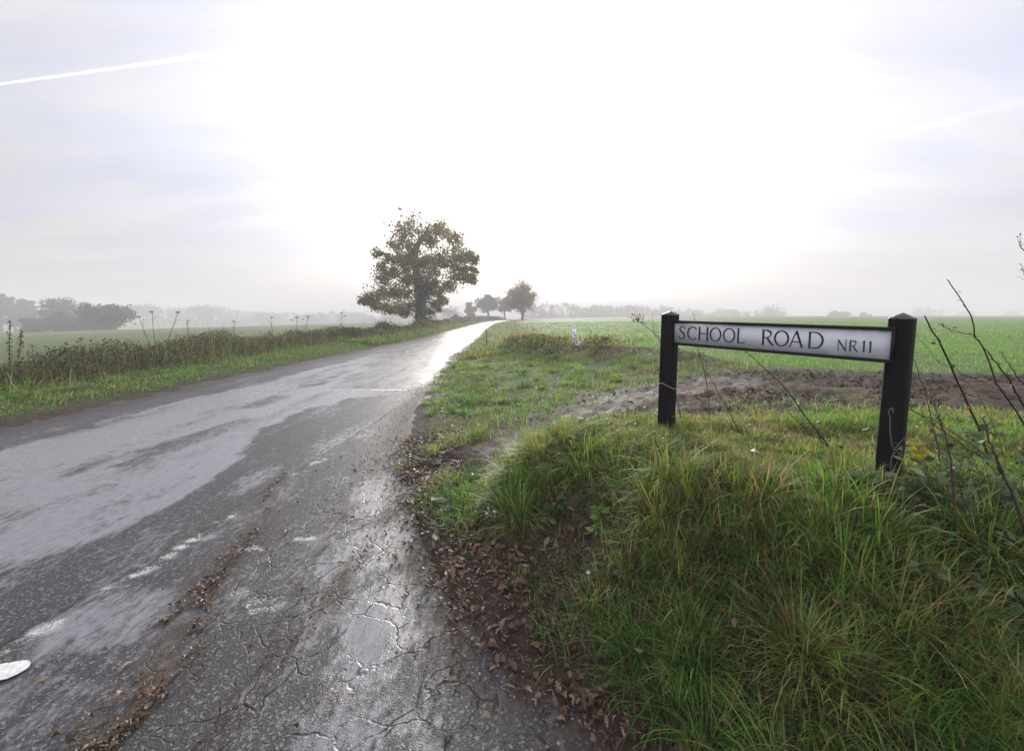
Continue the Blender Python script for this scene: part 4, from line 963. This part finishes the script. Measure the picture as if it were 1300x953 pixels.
# ------------------------------------------------------------------ dead stalks on the left
def stalk(name, label, cat, X, px_pts, r, heads, col=(.07, .052, .04), dock=False):
    """a dead stalk standing X metres to the left, its line given as seen"""
    d = X * F / (px_pts[0][0] - CX); W = [at_y(px, py, d) for px, py in px_pts]
    W.append(np.array([W[-1][0], W[-1][1], float(H(W[-1][0], W[-1][1])) - .03])); p = spline(np.array(W), 18)
    e = empty(name, tuple(p[-1])); tag(e, label, cat)
    g = Geo(); g.tube(p, np.linspace(r * .5, r, len(p)), 5, col)
    for _ in range(4):
        i = rng.integers(2, max(3, len(p) - 5)); q = p[i] + np.array([rng.choice([-1, 1]) * rng.uniform(.04, .1), rng.uniform(-.05, .05), rng.uniform(.04, .14)]) * d / 11
        g.tube([p[i], (p[i] + q) / 2 + np.array([0, 0, -.01]), q], [r * .5, r * .4, r * .3], 4, col)
        if not dock: g.tube([q, q + np.array([0, 0, .02])], [.012 * d / 11, .002], 5, col)
    o = link('stem', g.mesh('stem', [M_STEM]), e); o.location = -Vector(p[-1])
    h = Geo()
    if dock:
        for t in np.linspace(.0, .75, 90):
            i = int(t * (len(p) - 1)); q = p[i] + rng.normal(0, 1, 3) * np.array([.018, .018, .02]) * (.6 + .8 * rng.random())
            h.tube([q, q + rng.normal(0, .014, 3)], [.010, .004], 4, np.array([.06, .035, .025]) * rng.uniform(.6, 1.5))
    else:
        for (px, py, rr) in heads:
            c = at_y(px, py, d)
            for _ in range(26):
                a = rng.uniform(0, 6.28); k = rr * math.sqrt(rng.random()); q = c + np.array([k * math.cos(a), k * math.sin(a), rr * .15 * (1 - (k / rr) ** 2) * 2])
                h.tube([c - np.array([0, 0, rr * .55]), q], [.0018, .0014], 3, col); h.tube([q, q + np.array([0, 0, rr * .16])], [rr * .16, rr * .05], 5, np.array(col) * rng.uniform(.7, 1.4))
    hd = link('seed_head', h.mesh('seed_head', [M_STEM]), e); hd.location = -Vector(p[-1])
stalk('dock_stalk', 'tall dead dock stalk with rusty seeds at the far left edge of the photo', 'weed', -9.6, [(12, 409), (12.5, 425), (12, 445), (13, 465)], .010, [], dock=True)
stalk('dock_stalk', 'shorter slightly leaning dock stalk just right of the tall rusty one', 'weed', -9.5, [(27, 420), (26, 435), (23.5, 455)], .008, [], dock=True)
stalk('dead_umbel', 'dead umbel stalk bending left, leftmost of three above the left hedge', 'weed', -9.4, [(177, 403), (181, 415), (187, 430), (190, 442)], .009, [(176, 402, .05), (171, 411, .03)])
stalk('dead_umbel', 'upright dead umbel stalk with flat head, middle of three above the left hedge', 'weed', -9.4, [(193.5, 397), (194, 412), (196, 428), (197, 442)], .009, [(193, 396, .06)])
stalk('dead_umbel', 'dead umbel leaning right with the darkest flat head above the left hedge', 'weed', -9.2, [(225, 398), (221, 411), (215, 426), (212, 441)], .010, [(226, 396.5, .075)])
stalk('dead_umbel', 'short dead stalk beside the dark flat headed umbel', 'weed', -9.0, [(238, 408), (238, 420), (237, 436)], .010, [(238, 407, .035)], col=(.1, .06, .045))
stalk('dead_umbel', 'small dead umbel above the hedge a third of the way to the oak', 'weed', -8.6, [(297, 409), (297, 418), (298, 430)], .009, [(297, 408, .05)])
stalk('dead_umbel', 'thin dead umbel just left of the middle of the hedge', 'weed', -8.4, [(345, 404), (345, 414), (346, 425)], .009, [(345, 403, .05)])
stalk('dead_umbel', 'bushy dead umbel above the hedge at its brownest stretch', 'weed', -8.3, [(376, 404), (377, 412), (378, 422)], .012, [(376, 403, .09), (370, 406, .05)])
stalk('dead_umbel', 'pair of dead flat heads right of the bushy dead umbel', 'weed', -8.3, [(391, 403), (389, 411), (388, 420)], .012, [(391, 402, .09), (385, 405, .05)])
stalk('dead_umbel', 'tallest dead stalk nearest the oak in the left hedge', 'weed', -8.2, [(433, 396), (433, 404), (433, 416)], .014, [(433, 397, .08), (438, 401, .07)])
stalk('dead_umbel', 'short dark dead stalk above the far left grass near the tall dock', 'weed', -9.4, [(41, 440), (41.5, 448), (42, 458)], .007, [(41, 439, .03)])
stalk('dead_umbel', 'small branching weed against the green field below the round tree', 'weed', -9.4, [(103, 428), (103, 440), (104, 455)], .006, [(103, 430, .06), (98, 434, .04)])
stalk('dead_umbel', 'small dark weed against the field left of the branching one', 'weed', -9.4, [(83, 435), (83, 444), (84, 456)], .006, [(83, 435, .035)])

# ------------------------------------------------------------------ trees
rng = np.random.default_rng(41)
CLF = leaf_template([.04, .42, .40, .05], .3, .25)
def crown_leaves(cen, rad, n, size, cols, rng, shell=.35):
    """n leaves round each of several centres"""
    k = np.repeat(np.arange(len(cen)), n); m = len(k)
    d = rng.normal(0, 1, (m, 3)); d /= np.linalg.norm(d, axis=1, keepdims=True)
    p = cen[k] + np.clip(rng.normal(0, .6, (m, 3)), -1.3, 1.3) * rad[k]
    c = cols[rng.integers(0, len(cols), len(cen))][k] * (.65 + .7 * rng.random((m, 1)))
    return scatter(CLF, p, rng.normal(0, 1, (m, 3)), 6.28 * rng.random(m), size * (.55 + .9 * rng.random(m)), c, rng)
def build_tree(name, label, cat, base, trunk, trad, lobes, sub, nleaf, lsize, cols, group=None, twigs=True, bare=0, sides=9, ivy=None):
    """trunk: points relative to base; lobes: (x, y, z, r) relative; each lobe gets a limb, sub-clumps and leaves"""
    e = empty(name, tuple(base)); tag(e, label, cat, group)
    g = Geo(); tp = spline(np.array(trunk), 26); nT = len(tp)
    rad = np.interp(np.linspace(0, 1, nT), [0, .05, .12, .5, .8, 1], [1.55, 1.15, 1, .72, .45, .18]) * trad
    tp2 = tp + rng.normal(0, trad * .06, tp.shape); g.tube(tp2, rad, sides)
    cen, rr = [], []
    i0 = int(nT * .25); node = [tp[i] for i in range(i0, nT)]; nrad = [rad[i] for i in range(i0, nT)]; dist0 = [0.0] * len(node)
    span = max(np.hypot(l[0], l[1]) for l in lobes) + .1
    for (x, y, z, r) in sorted(lobes, key=lambda l: np.hypot(l[0] - np.interp(l[2], tp[:, 2], tp[:, 0]), l[1])):
        c = np.array([x, y, z]); N = np.array(node); dd = N - c
        dist = np.sqrt(dd[:, 0] ** 2 + dd[:, 1] ** 2 + (dd[:, 2] + .35 * np.hypot(dd[:, 0], dd[:, 1])) ** 2 * 1.2) + .12 * np.array(dist0) + 3 * np.clip(dd[:, 2], 0, None)
        i = int(np.argmin(dist)); a = N[i]; L0 = np.linalg.norm(c - a)
        m1 = a + (c - a) * .45 + np.array([0, 0, .10 * L0]) + rng.normal(0, .07 * L0, 3)
        m2 = a + (c - a) * .78 + rng.normal(0, .06 * L0, 3)
        lim = spline(np.array([a, m1, m2, c]), 12); r0 = min(nrad[i] * .72, trad * .10 + L0 * .020)
        rl = np.linspace(r0, max(r0 * .35, trad * .02), len(lim)); g.tube(lim, rl, 6)
        for j in range(2, len(lim)): node.append(lim[j]); nrad.append(rl[j]); dist0.append(dist0[i] + L0 * j / len(lim))
        for _ in range(sub):
            d = rng.normal(0, 1, 3); d /= np.linalg.norm(d); q = c + d * r * rng.uniform(.2, 1.05) * np.array([1, 1, .8])
            st = lim[rng.integers(len(lim) // 2, len(lim))]
            if twigs:
                mm = (st + q) / 2 + rng.normal(0, r * .08, 3); tw = spline(np.array([st, mm, q]), 6); g.tube(tw, np.linspace(rl[-1] * .6, rl[-1] * .2, len(tw)), 4)
            cen.append(q); rr.append(r * rng.uniform(.3, .7))
    for _ in range(bare):
        a = tp[int(nT * rng.uniform(.75, .99))]; q = a + np.array([rng.normal(0, 1.3), rng.normal(0, 1.3), rng.uniform(1.5, 3.6)])
        for sp_ in range(3):
            q2 = q + rng.normal(0, .5, 3); g.tube(spline(np.array([a, (a + q2) / 2 + rng.normal(0, .2, 3), q2]), 6), .022, 4)
    link('trunk', g.mesh('trunk', [M_BARK]), e)
    if cen:
        cen = np.array(cen); rr = np.array(rr)[:, None] * np.array([1, 1, .8])
        V, Q_, C = crown_leaves(cen, rr, nleaf, lsize, cols, rng)
        if ivy is not None:
            ic, ir, inn = ivy; V2, Q2_, C2 = crown_leaves(np.array(ic), np.array(ir)[:, None] * np.array([1, 1, 1.2]), inn, lsize * .8, np.array([[.03, .05, .02], [.045, .06, .022]]), rng)
            V, Q_, C = np.concatenate([V, V2]), np.concatenate([Q_, Q2_ + len(V)]), np.concatenate([C, C2])
        link('crown', quad_mesh('crown', V, Q_, C, mats=[M_CROWN]), e)
    return e
# the oak
D = 45.0; ob = at_y(534, 415, D); ob[2] = float(H(ob[0], ob[1])) - .1; sc_ = D / F
def rel(px, py): p = at_y(px, py, D); return p[0] - ob[0], p[2] - ob[2]
OL = [(553, 283, 12), (532, 291, 15), (515, 297, 13), (499, 309, 9), (545, 302, 15), (568, 299, 13), (582, 309, 13), (594, 325, 11), (575, 322, 14), (602, 333, 6), (590, 341, 10),
      (520, 312, 12), (505, 330, 10), (494, 341, 10), (512, 348, 13), (530, 330, 9), (556, 345, 14), (575, 351, 13), (593, 352, 10), (604, 345, 4), (603, 354, 6), (540, 352, 12),
      (492, 356, 11), (470, 381, 10), (482, 374, 12), (497, 371, 13), (513, 372, 13), (464, 380, 7), (478, 388, 9), (495, 388, 11), (512, 386, 11), (520, 395, 8), (505, 396, 5),
      (549, 370, 11), (560, 378, 8), (562, 383, 5), (553, 392, 6), (550, 358, 10), (570, 362, 9), (486, 325, 7), (564, 330, 12), (548, 325, 12), (540, 338, 11), (552, 312, 11), (535, 320, 9), (524, 360, 10), (540, 365, 9), (520, 330, 8), (528, 372, 9), (497, 322, 8), (508, 338, 9), (586, 332, 9), (570, 336, 9), (489, 345, 6)]
rg_o = np.random.default_rng(7)
lob = []
for (px, py, r) in OL:
    x, z = rel(px, py); R_ = r * sc_
    half = math.sqrt(max(0.2, 1 - (x / 6.6) ** 2)) * 4.6
    for yy in rg_o.uniform(-half, half, 2): lob.append((x + rg_o.normal(0, .15), yy * .85, z + rg_o.normal(0, .15), R_ * 1.0))
tx = [rel(534, 415), (rel(534, 400)), rel(533, 380), rel(530, 355), rel(527, 335), rel(528, 315), rel(538, 300), rel(545, 285)]
trunk = [(a, 0.0, b) for a, b in tx]
ivc = []; ivr = []
for _ in range(60):
    t = rg_o.random() ** 1.3; x, z = rel(534 + rg_o.normal(0, 4) + 4 * (1 - t), 414 - t * 60); ivc.append((x, rg_o.normal(0, .4), z)); ivr.append(.45 + .35 * (1 - t))
OAKC = np.array([[.10, .11, .03], [.14, .115, .03], [.07, .085, .028], [.19, .14, .03], [.09, .11, .032], [.20, .13, .035]])
build_tree('oak_tree', 'large leaning oak in thinning autumn leaf with an ivy clad trunk left of the road', 'tree', ob, trunk, .55, lob, 19, 14, .16, OAKC, ivy=(ivc, ivr, 60))
# row of trees further along the road
def round_tree(label, px, pb, pt, wpx, D, cols, group, nl=26, sub=5, nleaf=26, lsize=.3, bare=0, low=.25, name='roadside_tree', trad=.28, flat=.5, seed=0, twigs=True):
    rg = np.random.default_rng(100 + seed)
    b = at_y(px, pb, D); b[2] = min(b[2], float(H(b[0], b[1]))) - .05; Ht = at_y(px, pt, D)[2] - b[2]; Wd = wpx * D / F / 2
    lobes = []
    for k in range(nl):
        d = rg.normal(0, 1, 3); d /= np.linalg.norm(d); rr = rg.random() ** .4 * .78
        zc = Ht * (low + (1 - low) * .5)
        lobes.append((d[0] * Wd * rr, d[1] * Wd * rr, zc + d[2] * Ht * (1 - low) * .5 * rr, Wd * rg.uniform(.26, .42)))
    tk = [(0, 0, 0), (rg.normal(0, .15), 0, Ht * .25), (rg.normal(0, .3), rg.normal(0, .2), Ht * .55), (rg.normal(0, .3), 0, Ht * .85)]
    return build_tree(name, label, 'tree', b, tk, trad, lobes, sub, nleaf, lsize, cols, group, bare=bare, twigs=twigs)
G2 = 'trees along the bend of the road'
DK = np.array([[.055, .06, .03], [.07, .065, .032], [.045, .05, .028], [.09, .07, .035]])
BR = np.array([[.13, .095, .03], [.15, .10, .035], [.10, .09, .03]])
round_tree('round brown tree with bare twigs on top where the road bends', 663, 405, 360, 48, 100, BR, G2, nl=50, sub=7, nleaf=20, lsize=.26, bare=40, low=.2, seed=1, trad=.3)
round_tree('slim hazy tree just left of the round brown tree', 641, 406, 372, 22, 135, DK, G2, seed=2, lsize=.4, nl=18)
round_tree('broad hazy tree over the left side of the bend', 619, 406, 373, 34, 140, DK, G2, seed=3, lsize=.42)
round_tree('small pale tree left of the broad hazy tree', 596, 407, 382, 20, 150, DK, G2, seed=4, lsize=.42, nl=14)
round_tree('faint tree standing in the mist just right of the oak', 571, 408, 388, 26, 220, DK, G2, seed=5, lsize=.5, nl=14, sub=4, nleaf=14)
round_tree('low bush on the verge between the oak and the bend', 580, 409, 399, 14, 95, DK, 'bushes on the left verge', seed=6, lsize=.25, nl=10, low=.05, name='hedge_bush', trad=.08)
round_tree('low bush on the verge nearest the bend', 600, 408, 399, 16, 108, DK, 'bushes on the left verge', seed=7, lsize=.28, nl=10, low=.05, name='hedge_bush', trad=.08)
# left clump across the field
G3 = 'trees across the field on the left'
GR = np.array([[.045, .055, .028], [.055, .06, .03], [.035, .045, .025]])
PN = np.array([[.022, .034, .02], [.028, .040, .024], [.018, .028, .018]])
round_tree('dark broad crowned tree leaning right, nearest in the clump across the left field', 138, 420, 385, 58, 95, GR, G3, nl=40, sub=7, nleaf=34, lsize=.38, low=.18, seed=11, trad=.4)
round_tree('flat topped hazy tree behind the clump across the left field', 75, 420, 380, 44, 125, GR, G3, nl=26, sub=6, nleaf=30, lsize=.42, low=.3, seed=12, trad=.4)
for k, (px, w, top, lb) in enumerate(((50, 36, 404, 'low bush at the left end of the clump across the left field'), (78, 40, 399, 'low bush under the flat topped tree across the left field'), (105, 40, 399, 'low bush in the middle of the clump across the left field'), (128, 44, 402, 'low bush at the foot of the dark broad crowned tree'))):
    round_tree(lb, px, 421, top, w, 98 + 3 * k, GR, 'bushes of the left clump', nl=22, sub=6, nleaf=30, lsize=.4, low=.0, seed=20 + k, name='field_bush', trad=.12)
for k, (px, w, top, lb) in enumerate(((-18, 30, 366, 'pine at the left edge of the photo, mostly out of frame'), (2, 30, 368, 'tallest dark pine at the far left of the skyline'), (20, 28, 371, 'dark pine second from the left on the skyline'), (36, 26, 377, 'dark pine at the right end of the pine group'))):
    round_tree(lb, px, 421, top, w, 145 + 4 * k, PN, 'pines on the left skyline', nl=34, sub=6, nleaf=30, lsize=.5, low=.08, seed=30 + k, name='pine_tree', trad=.4)
round_tree('pale round tree between the flat topped and the broad crowned tree', 103, 417, 381, 26, 240, GR, G3, nl=14, nleaf=18, lsize=.9, seed=41)
round_tree('pale tree just right of the dark broad crowned tree', 158, 416, 383, 26, 300, GR, G3, nl=14, nleaf=18, lsize=.9, seed=42)
round_tree('domed pale tree right of the clump on the left treeline', 187, 416, 384, 40, 310, GR, G3, nl=20, nleaf=18, lsize=.9, seed=43)
round_tree('broad pale tree, highest of the middle left treeline', 258, 414, 385, 44, 340, GR, G3, nl=20, nleaf=18, lsize=.9, seed=44)
# the treelines that read as one mass
def wood(label, spans, D, seed, cols=GR, lsize=1.1, name='far_wood'):
    rg = np.random.default_rng(seed); cen, rad = [], []
    for (x0, x1, yb, top) in spans:
        x = x0
        while x < x1:
            w = rg.uniform(9, 24); tp_ = top + rg.normal(0, 2.0); d = D * rg.uniform(.93, 1.1)
            b = at_y(x, yb, d); Ht = at_y(x, tp_, d)[2] - b[2]; zb = float(H(b[0], b[1]))
            zb = min(zb, b[2])
            for _ in range(26):
                dd = rg.normal(0, 1, 3); dd /= np.linalg.norm(dd)
                cen.append((b[0] + dd[0] * w * D / F * .42, b[1] + dd[1] * 5, zb + (b[2] + Ht - zb) * (.5 + .42 * dd[2]))); rad.append((rg.uniform(1.2, 2.2),) * 3)
            for _ in range(10): cen.append((b[0] + rg.normal(0, 3), b[1] + rg.normal(0, 3), zb + rg.uniform(0, 4))); rad.append((2.2,) * 3)
            x += w * .62
    V, Q_, C = crown_leaves(np.array(cen), np.array(rad), 16, lsize, cols, rg)
    tag(link(name, quad_mesh(name, V, Q_, C, mats=[M_CROWN])), label, 'wood', kind='stuff')
wood('pale misty treeline across the valley on the left', [(-60, 30, 416, 388), (20, 235, 416, 391), (220, 292, 413, 390), (285, 345, 412, 395), (340, 410, 411, 398), (400, 470, 410, 397), (460, 600, 408, 398)], 380, 61)
wood('long misty wood on the skyline behind the right field', [(672, 730, 408, 385), (730, 770, 408, 387), (760, 800, 408, 388), (795, 850, 408, 390)], 330, 62)
wood('faint broken treeline on the skyline behind the name sign', [(850, 885, 408, 393), (885, 915, 408, 395), (915, 950, 408, 396)], 350, 63)
G5 = 'trees on the skyline behind the right field'
round_tree('broad tree on the skyline above the word ROAD', 978, 408, 388, 40, 330, GR, G5, nl=20, nleaf=20, lsize=.9, seed=51, low=.1)
round_tree('rounded dark tree, left of a pair on the skyline', 1058, 406, 394.5, 18, 250, GR, G5, nl=14, nleaf=18, lsize=.7, seed=52, low=.1)
round_tree('rounded dark tree, right of the pair on the skyline', 1070, 406, 395.5, 16, 252, GR, G5, nl=14, nleaf=18, lsize=.7, seed=53, low=.1)
round_tree('small tree alone on the skyline left of the right signpost', 1097, 406, 395.5, 13, 255, GR, G5, nl=12, nleaf=18, lsize=.7, seed=54, low=.15)
round_tree('very faint wide tree on the skyline right of the right signpost', 1172, 407, 392, 40, 430, GR, G5, nl=18, nleaf=18, lsize=1.1, seed=55, low=.1)
round_tree('very faint small tree on the skyline near the tallest bramble', 1225, 407, 395, 22, 430, GR, G5, nl=12, nleaf=18, lsize=1.1, seed=56, low=.1)
round_tree('very faint tree on the skyline at the right edge', 1288, 407, 396, 18, 430, GR, G5, nl=12, nleaf=18, lsize=1.1, seed=57, low=.1)

# ------------------------------------------------------------------ haze
g = Geo(); g.box((0, 700, 5.5), (1700, 1000, 15.5)); hz = link('haze', g.mesh('haze', [], False)); tag(hz, 'pale autumn mist lying over the fields and the road', 'mist', kind='stuff')
hz.scale = (1, 1, 1)
m = bpy.data.materials.new('mist'); m.use_nodes = True; T = NT(m.node_tree)
v = T.n('ShaderNodeVolumePrincipled', Color=(.645, .638, .66, 1), Density=HAZE_DENSITY, Anisotropy=.12)
T.n('ShaderNodeOutputMaterial', Volume=v.outputs[0]); hz.data.materials.append(m)
